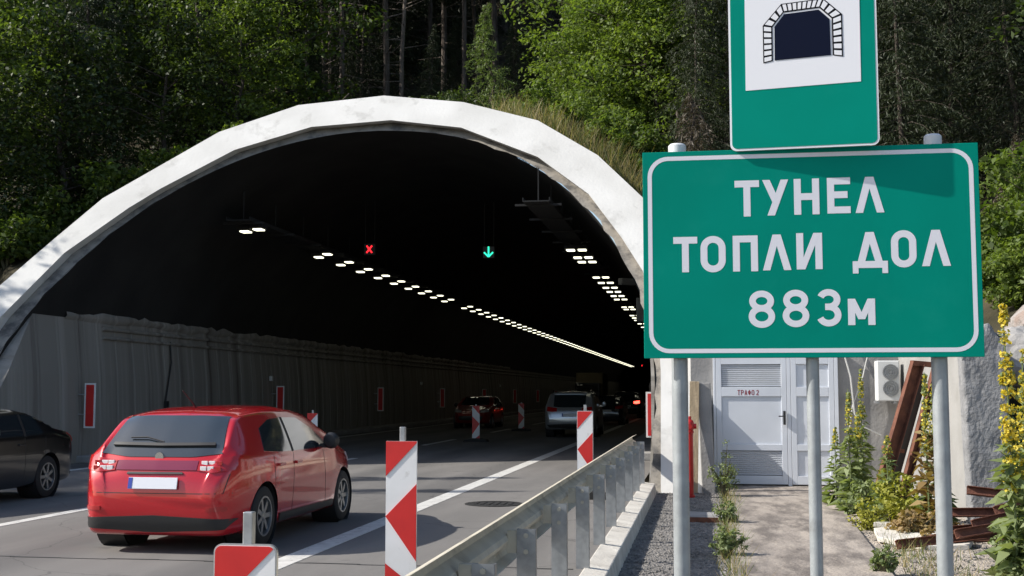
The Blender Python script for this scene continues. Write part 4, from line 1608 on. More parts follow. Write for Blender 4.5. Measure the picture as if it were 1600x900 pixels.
def door(x0, x1, label, text):
    d = thing('tmp', None, None)
    bpy.data.objects.remove(d)
    cx = (x0 + x1) / 2
    mb = MB()
    z0, z1 = -0.13, 2.33
    st = 0.10
    mb.box((x0 + st / 2, 23.66, (z0 + z1) / 2), (st, 0.06, z1 - z0))
    mb.box((x1 - st / 2, 23.66, (z0 + z1) / 2), (st, 0.06, z1 - z0))
    for (a, b_) in ((z0, z0 + 0.16), (0.50, 0.62), (1.52, 1.70), (2.13, z1)):
        mb.box((cx, 23.66, (a + b_) / 2), (x1 - x0 - 2 * st, 0.06, b_ - a))
    mb.box((cx, 23.672, 1.07), (x1 - x0 - 2 * st, 0.03, 0.90))
    o = locb(mb.build('door', M['door_white'], bw, bevel=0.006))
    o['label'] = label
    if not text:
        for (a, b_) in ((z0 + 0.16, 0.50), (1.70, 2.13)):
            mb = MB()
            mb.box((cx, 23.674, (a + b_) / 2), (x1 - x0 - 2 * st, 0.03, b_ - a - 0.004))
            locb(mb.build('panel', M['door_white'], o))
    for (a, b_) in ((z0 + 0.17, 0.49), (1.71, 2.12)) if text else ():
        mb = MB()
        k_ = int((b_ - a) / 0.035)
        for i in range(k_):
            mb.box((cx, 23.665, a + (i + 0.5) * (b_ - a) / k_), (x1 - x0 - 2 * st - 0.004, 0.012, 0.030), (R(35), 0, 0))
        locb(mb.build('louvre', M['door_white'], o))
    if text:
        mb = MB()
        xx = x0 + 0.40
        for ch in 'ТРАФО 2':
            if ch != ' ':
                glyph(mb, ch, xx, 1.545, 0.05, 0.10, 0.014, 23.628)
                xx += 0.066
            else:
                xx += 0.02
        locb(mb.build('lettering', M['door_red'], o, fix=False))
        mb = MB()
        mb.box((x1 - 0.05, 23.60, 1.12), (0.045, 0.03, 0.26))
        mb.tube([(x1 - 0.05, 23.58, 1.16), (x1 - 0.05, 23.55, 1.16), (x1 - 0.10, 23.55, 1.15), (x1 - 0.16, 23.55, 1.15)], 0.011, 8)
        locb(mb.build('handle', M['plastic'], o))


door(0.23, 1.545, 'white door leaf with red lettering', True)
door(1.625, 2.42, 'narrow plain white door leaf', False)

# wing wall
ww = thing('wing_wall', 'pale concrete wing wall with a rough grey end face right of the doors', 'wall', (3.9, 20.5, -0.3))
mb = MB()
mb.prism([(3.60, -0.4), (4.10, -0.4), (4.02, 2.42), (3.62, 2.5)], 17.6, 24.0)
o = mb.build('wall', M['light_concrete'], ww, bevel=0.03)
for v in o.data.vertices:
    v.co -= Vector((3.9, 20.5, -0.3))
# rough end block
er = random.Random(5)
vs, fs = [], []
nx, nz = 14, 34
for j in range(nz + 1):
    for i in range(nx + 1):
        x = 3.57 + 0.58 * i / nx - 0.08 * (j / nz)
        z = -0.4 + 2.85 * j / nz + (0.10 * math.sin(i * 0.9) if j == nz else 0)
        vs.append((x + er.uniform(-.006, .006), 17.45 + er.uniform(-.012, .012), z))
for j in range(nz):
    for i in range(nx):
        a = j * (nx + 1) + i
        fs.append((a, a + 1, a + nx + 2, a + nx + 1))
N = len(vs)
bd = [i for i in range(nx + 1)] + [j * (nx + 1) + nx for j in range(1, nz + 1)] + [nz * (nx + 1) + i for i in range(nx - 1, -1, -1)] + [j * (nx + 1) for j in range(nz - 1, 0, -1)]
for k in bd:
    vs.append((vs[k][0], 17.75, vs[k][2]))
for q in range(len(bd)):
    fs.append((bd[q], N + q, N + (q + 1) % len(bd), bd[(q + 1) % len(bd)]))
o = mesh_obj('rough_end', [Vector(v) - Vector((3.9, 20.5, -0.3)) for v in vs], fs, M['rough_plaster'], ww, smooth=True)


def rock(name, c, d, seed, label, m=None, group=None, sub=3):
    bm = bmesh.new()
    bmesh.ops.create_icosphere(bm, subdivisions=sub, radius=1)
    r = random.Random(seed)
    planes = [(Vector((r.gauss(0, 1), r.gauss(0, 1), r.gauss(0, 1))).normalized(), r.uniform(0.55, 0.9)) for _ in range(14)]
    for v in bm.verts:
        for n_, h in planes:
            e = v.co.dot(n_) - h
            if e > 0:
                v.co -= n_ * e * 0.92
        v.co += Vector((r.gauss(0, 1), r.gauss(0, 1), r.gauss(0, 1))) * 0.018
        v.co = Vector((v.co.x * d[0], v.co.y * d[1], v.co.z * d[2]))
    me = bpy.data.meshes.new(name)
    bm.to_mesh(me)
    bm.free()
    me.materials.append(m or M['rock'])
    o = bpy.data.objects.new(name, me)
    o.location = c
    o.rotation_euler = (0, 0, r.uniform(0, 6))
    link(o)
    return tag(o, label, 'rock', group)


rock('boulder', (4.80, 19.0, 2.05), (0.62, 0.7, 0.55), 1, 'large pale grey boulder beside the top of the wing wall right of the green sign', M['concrete'], sub=4)
rock('boulder', (5.5, 20.2, hz(5.5, 20.2) - 0.05), (0.8, 0.7, 0.5), 2, 'brownish boulder behind the pale one on the right slope')
rock('boulder', (5.0, 20.6, hz(5.0, 20.6) - 0.02), (0.5, 0.5, 0.42), 4, 'reddish rock below the shrubs at the right edge of the big sign')
rock('boulder', (6.2, 21.5, hz(6.2, 21.5)), (0.7, 0.7, 0.6), 6, 'brown rock at the right edge of the photo under the bushes')
rock('boulder', (4.85, 18.2, 0.5), (0.45, 0.5, 0.85), 8, 'dark rock standing in shade right of the wing wall')

# planks and slab next to the portal
t = thing('wooden_board', 'tall weathered board leaning against the tunnel rim behind the red hydrant', 'board', (-0.22, 21.95, -0.19))
mb = MB()
mb.box((0.03, 0.15, 1.0), (0.17, 0.05, 1.98), (R(-6), R(1.5), 0))
mb.build('board', M['wood'], t, bevel=0.006)
t = thing('concrete_slab', 'grey concrete slab standing upright between the board and the white door', 'slab', (0.03, 22.25, -0.2))
mb = MB()
mb.box((0, 0, 0.98), (0.24, 0.12, 1.98), (R(-2), R(-2), 0))
mb.build('slab', M['concrete'], t, bevel=0.015)

hy = thing('fire_hydrant', 'slim tall red hydrant post standing on gravel beside the tunnel rim', 'hydrant', (-0.255, 21.2, -0.2))
mb = MB()
mb.lathe([(0.085, 0), (0.085, 0.05), (0.062, 0.06), (0.062, 1.10), (0.075, 1.11), (0.075, 1.14), (0.06, 1.15)], 20, 'Z')
mb.build('column', M['hyd_red'], hy, smooth=True)
mb = MB()
mb.lathe([(0.06, 1.15), (0.08, 1.18), (0.08, 1.28), (0.06, 1.32), (0.035, 1.335), (0.035, 1.38), (0.03, 1.39), (0.002, 1.39)], 20, 'Z')
mb.build('head', M['hyd_red'], hy, smooth=True)
mb = MB()
mb.lathe([(0.045, -0.13), (0.045, -0.05)], 16, 'Y', (0, 0, 1.22))
mb.lathe([(0.045, 0.05), (0.045, 0.12)], 16, 'X', (0, 0, 1.22))
mb.build('outlet', M['hyd_red'], hy, smooth=True)

t = thing('cover_board', 'short grey board lying across the gravel beside the path', 'board', (0.08, 17.6, -0.19))
mb = MB()
for k in range(4):
    mb.box((0, -0.27 + 0.18 * k, 0.045), (0.66, 0.17, 0.05), (0, R(1.5), 0))
mb.build('boards', M['concrete'], t, bevel=0.006)
mb = MB()
mb.box((0, -0.37, 0.03), (0.68, 0.03, 0.07))
mb.build('edge', M['rust'], t)

# air conditioner
ac = thing('air_conditioner', 'white air conditioner box with two round vents on the grey wall', 'air conditioner', (3.30, 23.2, 1.45))
mb = MB()
mb.box((0.04, 0.1, 0.36), (0.40, 0.36, 0.74))
mb.build('casing', M['ac_white'], ac, bevel=0.02)
for z in (0.52, 0.22):
    mb = MB()
    for rr in (0.045, 0.085, 0.125):
        mb.lathe([(rr, -0.105), (rr + 0.018, -0.105), (rr + 0.018, -0.08), (rr, -0.08), (rr, -0.105)], 24, 'Y', (0.08, 0, z), cap=False)
    mb.lathe([(0.03, -0.108), (0.03, -0.08)], 16, 'Y', (0.08, 0, z))
    mb.build('vent_grille', M['rim'], ac)
mb = MB()
mb.box((-0.15, 0.16, -0.03), (0.05, 0.4, 0.05))
mb.box((0.15, 0.16, -0.03), (0.05, 0.4, 0.05))
mb.build('bracket', M['grey_metal'], ac)

# cables on the grey wall
mb = MB()
mb.tube([(2.55, 23.66, 2.6), (2.72, 23.60, 1.9), (2.78, 23.60, 1.2), (2.95, 23.58, 0.95), (3.25, 23.60, 0.8)], 0.016, 6)
tag(mb.build('wall_cable', M['cable_pale'], smooth=True), 'pale cable sagging down the grey wall beside the narrow door', 'cable')
mb = MB()
mb.tube([(3.1, 23.66, 2.5), (2.95, 23.62, 1.9), (2.75, 23.62, 1.35), (2.68, 23.62, 0.9), (2.60, 23.62, 0.4)], 0.012, 6)
tag(mb.build('wall_cable', M['cable_pale'], smooth=True), 'thin pale cable crossing the other one on the grey wall', 'cable')


# rusty steel
def channel(mb, Ln, w=0.16, h=0.07, t_=0.012, holes=False):
    mb.box((0, 0, 0), (Ln, w, t_))
    mb.box((0, -w / 2 + t_ / 2, h / 2 + t_ / 2 + 0.0005), (Ln, t_, h))
    mb.box((0, w / 2 - t_ / 2, h / 2 + t_ / 2 + 0.0005), (Ln, t_, h))


fr = thing('steel_frame', 'rusty steel channel frame leaning against the wing wall above the yellow bush', 'steel frame', (2.58, 19.3, -0.18))
for (dx, name_) in ((0.0, 'channel'), (0.44, 'channel')):
    mb = MB()
    channel(mb, 2.45, 0.20 if dx == 0 else 0.12, 0.09)
    o = mb.build(name_, M['rust'], fr, bevel=0.003)
    o.matrix_local = Matrix.Translation((dx * 0.86 + 0.32, 0.3 + dx * 0.7, 1.08)) @ Euler((0, 0, R(20))).to_matrix().to_4x4() @ Euler((0, R(-71 if dx == 0 else -72), 0)).to_matrix().to_4x4() @ Euler((R(90), 0, 0)).to_matrix().to_4x4()
mb = MB()
mb.box((0.80, 0.45, 2.22), (0.42, 0.08, 0.08), (0, R(4), R(25)))
mb.build('cross_bar', M['rust'], fr)
mb = MB()
mb.box((0, 0, 0), (2.2, 0.30, 0.012))  # dark sheet added where the gap between the channels is only in shade
o = mb.build('shade_sheet', M['plastic'], fr)
o.matrix_local = Matrix.Translation((0.45, 0.56, 1.05)) @ Euler((0, 0, R(20))).to_matrix().to_4x4() @ Euler((0, R(-71.5), 0)).to_matrix().to_4x4() @ Euler((R(90), 0, 0)).to_matrix().to_4x4()
mb = MB()
mb.box((0.30, 0.36, 0.9), (0.36, 0.08, 0.06), (0, R(10), R(25)))
mb.build('cross_bar', M['rust'], fr)

beams = [((3.05, 14.9, -0.06), 17, 5, 1.9, 'long rusty beam lowest in the heap, its bolted end nearest the path'),
         ((3.55, 15.3, -0.10), 10, 2, 1.9, 'rusty beam flat on the ground at the front of the heap'),
         ((3.70, 15.6, 0.00), 14, 4, 1.8, 'rusty beam lying second from the ground in the heap'),
         ((3.65, 15.0, 0.09), 20, 7, 1.8, 'rusty beam crossing the middle of the heap'),
         ((3.85, 15.8, 0.14), 4, 1, 1.8, 'rusty beam lying level at the back of the heap'),
         ((3.80, 15.2, 0.21), 24, 9, 1.7, 'rusty beam slanting over the level one in the heap'),
         ((4.00, 15.9, 0.30), -4, -6, 1.6, 'rusty beam near the top of the heap, its right end lower'),
         ((4.05, 15.3, 0.38), 14, 13, 1.5, 'rusty beam tilted upward near the top of the heap'),
         ((4.25, 15.6, 0.52), 28, 20, 1.4, 'topmost rusty beam sticking up at the right edge of the photo')]
for (c, az, el, Ln, lab) in beams:
    t = thing('steel_beam', lab, 'steel beam', c, R(az), 'rusty steel beams in a heap')
    mb = MB()
    channel(mb, Ln, 0.105, 0.055, 0.010)
    o = mb.build('beam', M['rust'], t, bevel=0.003)
    o.rotation_euler = (R(70), R(-el), 0)
    mb = MB()
    for k in range(7):
        mb.lathe([(0.012, -0.0085), (0.012, -0.0045)], 10, 'Z', (-Ln / 2 + 0.12 + 0.16 * k, 0.0, 0))
    mb.build('bolt_heads', M['kerb'], o)

for (c, d, rot, lab) in (((2.55, 15.3, -0.13), (0.95, 1.5, 0.06), (R(3), R(-3), R(20)), 'broken flat pale slab lying beside the path, the largest of them'),
                         ((3.0, 15.8, -0.06), (0.6, 0.55, 0.06), (R(-6), R(9), R(-30)), 'broken pale slab tipped up in front of the rusty beams'),
                         ((2.35, 16.6, -0.12), (0.5, 0.4, 0.06), (R(2), R(4), R(50)), 'small broken pale slab behind the larger one by the path')):
    mb = MB()
    r = random.Random(int(c[1] * 10))
    pts = []
    for k in range(9):
        a = 2 * math.pi * (k + r.uniform(-.3, .3)) / 9
        q = r.uniform(0.6, 1.15)
        pts.append((math.cos(a) * d[0] / 2 * q, math.sin(a) * d[1] / 2 * q))
    mb.prism(pts, -d[2] / 2, d[2] / 2, plane='XY')
    o = mb.build('broken_slab', M['kerb'], bevel=0.006)
    o.location = c
    o.rotation_euler = rot
    tag(o, lab, 'slab', 'broken slabs by the path')


# ------------------------------------------------------------------ vegetation builders
def leaf_quads(cen, size, rng, up=0.6, aspect=0.55, droop=None, nrm=None):
    """diamond leaves at centres (N,3); size scalar or (N,)"""
    n_ = len(cen)
    size = np.broadcast_to(np.asarray(size, float), (n_,))
    nv = rng.normal(size=(n_, 3)) * (1 - up)
    nv[:, 2] += up
    if nrm is not None:
        nv += nrm
    nv /= np.linalg.norm(nv, axis=1, keepdims=True) + 1e-9
    d = rng.normal(size=(n_, 3))
    if droop is not None:
        d = d * 0.7 + droop
    d -= nv * (d * nv).sum(1, keepdims=True)
    d /= np.linalg.norm(d, axis=1, keepdims=True) + 1e-9
    s = np.cross(nv, d)
    a = cen - d * (size / 2)[:, None]
    b = cen + s * (size * aspect / 2)[:, None] + nv * (size * 0.08)[:, None]
    c = cen + d * (size / 2)[:, None] - nv * (size * 0.10)[:, None]
    e = cen - s * (size * aspect / 2)[:, None] + nv * (size * 0.08)[:, None]
    return np.stack([a, b, c, e], 1)


def broad_tree(name, label, seed, h=9.0, rad=2.8, leaf=0.13, nleaf=9000, m='leaf', trunk_r=0.14, low=0.15, cat='tree'):
    rng = np.random.default_rng(seed)
    r = random.Random(seed)
    t = thing(name, label, cat)
    mb = MB()
    tp = [Vector((0, 0, -0.4))]
    k = 7
    for i in range(1, k + 1):
        tp.append(Vector((r.gauss(0, .12) * i / 3, r.gauss(0, .12) * i / 3, h * 0.92 * i / k)))
    mb.tube(tp, [trunk_r * (1 - 0.85 * i / k) for i in range(k + 1)], 8)
    clumps = []
    nl = 26
    for i in range(nl):
        f = low + (0.97 - low) * (i + r.random()) / nl
        zt = h * f
        seg = min(int(f / 0.92 * k), k - 1)
        a0 = tp[seg].lerp(tp[seg + 1], min(1, max(0, f / 0.92 * k - seg)))
        az = i * 2.4 + r.gauss(0, 0.4)
        prof = math.sin(math.pi * min(1, (f - low * 0.6) / (1.02 - low * 0.6)) ** 0.75)
        ln = rad * (0.35 + 0.75 * prof) * r.uniform(0.7, 1.15)
        p1 = a0 + Vector((math.cos(az) * ln * 0.5, math.sin(az) * ln * 0.5, ln * 0.20))
        p2 = a0 + Vector((math.cos(az) * ln, math.sin(az) * ln, ln * r.uniform(0.1, 0.4)))
        br = trunk_r * 0.35 * (1 - f * 0.5)
        mb.tube([a0, p1, p2], [br, br * 0.6, br * 0.25], 5, cap=False)
        for q in range(5):
            fq = 0.35 + 0.65 * q / 4
            b0 = a0.lerp(p1, min(1, fq * 2)) if fq < 0.5 else p1.lerp(p2, (fq - 0.5) * 2)
            off = Vector((r.gauss(0, 1), r.gauss(0, 1), r.gauss(0, 0.6))) * rad * 0.20
            tip = b0 + off
            mb.tube([b0, tip], [br * 0.22, br * 0.08], 4, cap=False)
            clumps.append((tip, rad * r.uniform(0.08, 0.24)))
    mb.build('trunk', M['bark'], t, smooth=True, fix=False)
    w = np.array([c[1] ** 2 for c in clumps])
    idx = rng.choice(len(clumps), nleaf, p=w / w.sum())
    cc = np.array([tuple(c[0]) for c in clumps])[idx]
    cr = np.array([c[1] for c in clumps])[idx]
    g = rng.normal(size=(nleaf, 3))
    g /= np.linalg.norm(g, axis=1, keepdims=True)
    rr = rng.uniform(0.25, 1, nleaf) ** 0.5
    P = cc + g * (cr * rr * 1.25)[:, None] * np.array([1.15, 1.15, 0.62])
    q = leaf_quads(P, leaf * rng.uniform(0.6, 1.25, nleaf), rng, up=0.55, nrm=g * 0.35)
    quads_obj('crown', q, M[m], t)
    return t


def conifer(name, label, seed, h=12, rad=2.2, low=0.05, m='needle', nb=120, per=90, needle=0.16, trunk_r=0.15, drop=0.35, bark='bark', stubs=0, cat='tree', dense=1.0):
    """spruce, fir or pine: whorled drooping limbs with needle sprays"""
    rng = np.random.default_rng(seed)
    r = random.Random(seed)
    t = thing(name, label, cat)
    mb = MB()
    bend = [Vector((r.gauss(0, .05), r.gauss(0, .05), 0)) for _ in range(5)]
    tp = [Vector((0, 0, -0.5))] + [bend[i] * (i + 1) + Vector((0, 0, h * (i + 1) / 5)) for i in range(5)]
    mb.tube(tp, [trunk_r * (1.08 - 0.95 * i / 5) for i in range(6)], 9)

    def at(z):
        f = max(0, min(0.999, z / h)) * 5
        i = int(f)
        return tp[i].lerp(tp[i + 1], f - i) if i else Vector((0, 0, 0)).lerp(tp[1], f)
    for k in range(stubs):
        z = r.uniform(0.06, max(low, 0.12)) * h
        az = r.uniform(0, 6.28)
        ln = r.uniform(0.25, 1.3)
        p0 = at(z)
        mb.tube([p0, p0 + Vector((math.cos(az) * ln, math.sin(az) * ln, r.uniform(-0.35, 0.1) * ln))], [0.022, 0.006], 4, cap=False)
    P, D, Sz = [], [], []
    for k in range(nb):
        f = low + (1 - low) * ((k + r.random()) / nb)
        z = f * h
        az = k * 2.399 + r.gauss(0, .3)
        u = (f - low) / (1 - low)
        ln = rad * (1 - u) ** 0.8 * r.uniform(0.65, 1.15) + 0.12
        if low > 0.3:
            ln = rad * (math.sin(math.pi * min(1, u * 0.85 + 0.12)) ** 0.8) * r.uniform(0.6, 1.1)
        p0 = at(z)
        dirv = Vector((math.cos(az), math.sin(az), 0))
        pts = [p0 + dirv * ln * s_ + Vector((0, 0, -drop * ln * s_ * s_ + (0.25 if low > 0.3 else 0.10) * ln * s_)) for s_ in (0, 0.35, 0.7, 1.0)]
        br = max(0.006, trunk_r * 0.20 * (1 - u * 0.6))
        mb.tube(pts, [br, br * .7, br * .45, br * .2], 4, cap=False)
        n_ = int(per * dense * (0.35 + ln / rad))
        s_ = rng.uniform(0.12, 1.02, n_)
        base_ = np.array([tuple(p0)]) + np.outer(s_ * ln, np.array(tuple(dirv)))
        base_[:, 2] += -drop * ln * s_ * s_ + (0.25 if low > 0.3 else 0.10) * ln * s_
        perp = np.array((-dirv.y, dirv.x, 0))
        sp = rng.normal(size=n_) * 0.22 * ln * (1.15 - s_)
        base_ += np.outer(sp, perp)
        base_[:, 2] += -np.abs(rng.normal(size=n_)) * 0.10 * (1 + ln * 0.35) - np.abs(sp) * 0.25
        P.append(base_)
        dd = np.outer(np.ones(n_), np.array(tuple(dirv))) * 0.8 + np.outer(np.sign(sp), perp) * 0.6
        dd[:, 2] -= 0.75 * drop / 0.35
        D.append(dd)
    mb.build('trunk', M[bark], t, smooth=True, fix=False)
    P = np.concatenate(P)
    D = np.concatenate(D)
    q = leaf_quads(P, needle * rng.uniform(0.6, 1.5, len(P)), rng, up=0.35, aspect=0.17, droop=D)
    quads_obj('crown', q, M[m], t)
    return t


def bush(name, label, seed, rad=1.2, h=1.4, leaf=0.09, nleaf=4000, m='leaf_bright', cat='bush'):
    rng = np.random.default_rng(seed)
    r = random.Random(seed)
    t = thing(name, label, cat)
    mb = MB()
    cl = []
    for i in range(20):
        az = r.uniform(0, 6.28)
        ln = rad * r.uniform(0.25, 1.0)
        hh = h * r.uniform(0.35, 1.0) * (1.1 - 0.5 * ln / rad)
        p2 = Vector((math.cos(az) * ln, math.sin(az) * ln, hh))
        mb.tube([(0, 0, -0.1), (p2.x * 0.35, p2.y * 0.35, hh * 0.6), p2], [0.02, 0.014, 0.005], 4, cap=False)
        for q in range(3):
            cl.append((p2 * (0.6 + 0.2 * q) + Vector((r.gauss(0, .12), r.gauss(0, .12), r.gauss(0, .10))) * rad, rad * r.uniform(0.13, 0.28)))
    mb.build('stems', M['shrub_stem'], t, fix=False)
    idx = rng.choice(len(cl), nleaf)
    cc = np.array([tuple(c[0]) for c in cl])[idx]
    cr = np.array([c[1] for c in cl])[idx]
    g = rng.normal(size=(nleaf, 3))
    g /= np.linalg.norm(g, axis=1, keepdims=True)
    P = cc + g * (cr * rng.uniform(0.2, 1.2, nleaf) ** 0.5)[:, None] * np.array([1.1, 1.1, 0.8])
    q = leaf_quads(P, leaf * rng.uniform(0.6, 1.3, nleaf), rng, up=0.5, nrm=g * 0.4)
    quads_obj('leaves', q, M[m], t)
    return t


def blades(cen, hgt, width, rng, lean=0.35):
    n_ = len(cen)
    az = rng.uniform(0, 2 * np.pi, n_)
    s = np.stack([np.cos(az), np.sin(az), np.zeros(n_)], 1) * (width / 2)
    l = rng.normal(size=(n_, 3)) * lean
    l[:, 2] = 1
    top = cen + l * np.broadcast_to(hgt, (n_,))[:, None]
    return np.stack([cen - s, cen + s, top + s * 0.15, top - s * 0.15], 1)


# ------------------------------------------------------------------ trees
PROTO = {}
PROTO['broad_a'] = broad_tree('broadleaf_tree', None, 21, 9.5, 3.0, 0.22, 7200, 'leaf')
PROTO['broad_b'] = broad_tree('broadleaf_tree', None, 22, 8.0, 2.6, 0.21, 6000, 'leaf_shaded')
PROTO['broad_d'] = broad_tree('broadleaf_tree', None, 23, 12, 3.4, 0.26, 8000, 'leaf_shaded', 0.18)
PROTO['bright_a'] = broad_tree('bright_tree', None, 24, 6.5, 2.3, 0.135, 9500, 'leaf_bright', 0.09, 0.05)
PROTO['bright_b'] = broad_tree('bright_tree', None, 25, 5.2, 2.0, 0.13, 8500, 'leaf_bright', 0.08, 0.03)
PROTO['pine_a'] = conifer('pine_tree', None, 31, 19, 2.6, 0.34, 'needle', 90, 130, 0.22, 0.135, 0.15, 'pine_bark', 22)
PROTO['pine_b'] = conifer('pine_tree', None, 32, 17, 2.3, 0.40, 'needle', 80, 130, 0.21, 0.11, 0.15, 'pine_bark', 26)
PROTO['pine_c'] = conifer('pine_tree', None, 35, 18, 1.8, 0.36, 'needle', 80, 120, 0.20, 0.09, 0.2, 'pine_bark', 30)
PROTO['spruce_a'] = conifer('spruce_tree', None, 33, 14, 2.9, 0.04, 'needle', 150, 240, 0.15, 0.11, 0.45)
PROTO['spruce_b'] = conifer('spruce_tree', None, 34, 11, 2.5, 0.03, 'needle', 140, 220, 0.14, 0.09, 0.50)
USED = {k: [] for k in PROTO}
tr = random.Random(99)


def plant(kind, x, y, sc, label, group, dz=0.0, cat='tree'):
    z = hz(x, y) - 0.15 + dz
    o = place(PROTO[kind], USED[kind], (x, y, z), tr.uniform(0, 6.28), sc, label, group)
    return o


def X(px, y):
    return (px - 1100) / 1900 * y * (0.975 if px < 1100 else 1.02)


LL = 'leafy broadleaf tree crowding the slope left of the white arch'
for (x, y, k, sc) in ((-18.4, 28.0, 'broad_b', 0.68), (-17.6, 31.0, 'broad_b', 0.8), (-19.8, 29.6, 'broad_a', 0.78), (-16.0, 34.0, 'broad_b', 0.72), (-21.5, 32, 'broad_a', 0.95), (-14.2, 35.5, 'broad_a', 0.62),
                      (-20.0, 36, 'broad_b', 1.15), (-17.0, 39, 'broad_b', 1.2), (-14.4, 39.5, 'broad_a', 0.95), (-24, 36, 'broad_a', 1.2), (-23.0, 29.5, 'broad_a', 0.9), (-20.9, 27.2, 'broad_b', 0.6)):
    plant(k, x, y, sc, LL, 'broadleaf trees left of the arch')
LD = 'dark tall spruce standing among the broadleaf trees behind the left of the arch'
for (x, y, k, sc) in ((-15.2, 37, 'spruce_b', 0.8), (-18.4, 33.5, 'spruce_b', 0.95), (-17.5, 44, 'spruce_a', 1.1), (-22.5, 42, 'spruce_a', 1.2), (-13.5, 46, 'spruce_a', 1.15), (-26, 45, 'spruce_a', 1.2)):
    plant(k, x, y, sc, LD, 'spruces behind the left of the arch')
LP = 'slender pine with a bare straight trunk in the dark wood above the arch'
for (px, y, k) in ((470, 43, 'pine_c'), (484, 47, 'pine_a'), (498, 42, 'pine_c'), (552, 52, 'pine_b'), (580, 44, 'pine_a'), (607, 41, 'pine_c'), (655, 55, 'pine_b'), (678, 49, 'pine_a'),
                   (712, 46, 'pine_b'), (735, 51, 'pine_b'), (765, 48, 'pine_a'), (520, 57, 'pine_a'), (800, 55, 'pine_a'), (440, 50, 'pine_b'), (845, 52, 'pine_b'), (880, 57, 'pine_a'), (540, 46, 'pine_c')):
    plant(k, X(px, y), y, tr.uniform(0.95, 1.15), LP, 'bare trunked pines above the arch')
LF = 'dark conifer filling the back of the wood far behind the arch'
for i in range(40):
    px = 380 + 34 * i + tr.uniform(-12, 12)
    y = 56 + tr.uniform(0, 14) + (6 if i % 2 else 0)
    plant(tr.choice(('spruce_a', 'spruce_a', 'pine_a')), X(px, y), y, tr.uniform(1.1, 1.5), LF, 'dark conifers at the back of the wood')
for i in range(14):
    px = -150 + 40 * i + tr.uniform(-12, 12)
    y = 50 + tr.uniform(0, 16)
    plant('broad_d', X(px, y), y, tr.uniform(1.1, 1.4), 'dark broadleaf tree deep in the wood on the left', 'dark broadleaf trees deep in the wood')
for (px, y, sc) in ((1015, 41, 1.15), (1075, 39.5, 1.1), (1120, 41, 1.2), (1055, 45, 1.3)):  # tall trees added so their crowns shade the spruces behind the signs
    plant('broad_d', X(px, y), y, sc, 'tall dark broadleaf tree added for shade behind the bright trees right of the arch', 'tall broadleaf trees behind the bright ones')
LU = 'thin shaded young conifer between the pine trunks above the arch'
for (px, y, sc) in ((455, 40, .42), (520, 43, .5), (565, 46, .45), (660, 42, .42), (705, 47, .55), (800, 44, .5), (835, 46, .6)):
    plant('spruce_b', X(px, y), y, sc, LU, 'young conifers between the pine trunks')
LB = 'bright green young tree on the sunlit bank right of the arch'
for (px, y, k, sc) in ((925, 34, 'bright_b', 0.72), (950, 36, 'bright_a', 0.85), (985, 34, 'bright_a', 1.0), (1030, 33.5, 'bright_b', 1.05), (1000, 37, 'bright_a', 1.2), (1010, 38, 'bright_a', 1.25), (1065, 36, 'bright_a', 1.15), (985, 40, 'bright_b', 1.3)):
    plant(k, X(px, y), y, sc, LB, 'bright trees right of the arch')
for (px, y, k, sc, lab) in ((1090, 31, 'spruce_b', 0.62, 'drooping spruce left of the upper sign'), (1140, 33, 'spruce_a', 0.75, 'dark spruce directly behind the upper sign'), (1400, 31, 'spruce_a', 0.8, 'dark spruce rising right of the upper sign'),
                            (1470, 34, 'spruce_a', 0.95, 'dark tall spruce above the right top corner of the big sign'), (1560, 32, 'spruce_b', 0.9, 'dark spruce at the right edge of the photo'), (1330, 36, 'spruce_a', 1.0, 'dark spruce hidden behind the upper sign, right half')):
    plant(k, X(px, y), y, sc, lab, None)
for i in range(12):
    px = 1080 + 52 * i
    y = 40 + tr.uniform(0, 8)
    plant('spruce_a', X(px, y), y, tr.uniform(1.0, 1.3), 'dark conifer packed on the steep slope behind the signs', 'dark conifers behind the signs')
for (x, y, k, sc) in ((12, 24, 'spruce_a', .9), (15, 28, 'broad_a', 1.0), (18, 23, 'spruce_b', 1.0), (13, 32, 'spruce_a', 1.1), (20, 30, 'spruce_a', 1.1), (22, 21, 'broad_a', 1.0), (9.5, 27, 'broad_b', .8)):
    plant(k, x, y, sc, 'tree on the steep bank right of the photo, beyond the big sign', 'trees on the bank right of the photo')
# wood beyond the left edge of the photo, whose shade falls on the road and the rim
LO = 'tall broadleaf tree at the roadside left of the carriageway, outside the photo'
for (x, y, k, sc) in ((-24, 17.5, 'broad_a', 1.0), (-25.5, 21.3, 'broad_a', 1.12), (-23.5, 11.0, 'broad_b', 0.8), (-28, 14, 'broad_d', 0.9), (-29, 24, 'broad_a', 1.1), (-21.5, 16.3, 'spruce_a', 1.0), (-22.0, 18.9, 'spruce_a', 0.98), (-27.5, 6, 'broad_a', 0.9), (-30, 30, 'broad_d', 1.0)):
    plant(k, x, y, sc, LO, 'roadside trees left of the carriageway')

fir = conifer('young_fir', 'small pale green young fir catching the sun behind the right of the arch', 41, 3.6, 0.8, 0.05, 'needle_young', 70, 60, 0.11, 0.05, 0.2)
fir.location = (X(757, 33.5), 33.5, hz(X(757, 33.5), 33.5) - 0.1)
dry = conifer('dry_conifer', 'withered brown conifer with hanging twigs left of the signs', 42, 3.3, 1.3, 0.05, 'needle_brown', 80, 45, 0.16, 0.07, 0.6)
dry.location = (X(1085, 28.5), 28.5, hz(X(1085, 28.5), 28.5) - 0.1)
for (px, y, sc, lab) in ((1395, 27.5, 0.9, 'grey withered conifer just right of the upper sign'), (1450, 29, 1.0, 'grey withered conifer above the right pole cap of the big sign')):
    d_ = copy_tree(dry)
    d_.location = (X(px, y), y, hz(X(px, y), y) - 0.1)
    d_.scale = (sc, sc, sc)
    d_.rotation_euler = (0, 0, px)
    d_['label'] = lab
dry2 = copy_tree(dry)
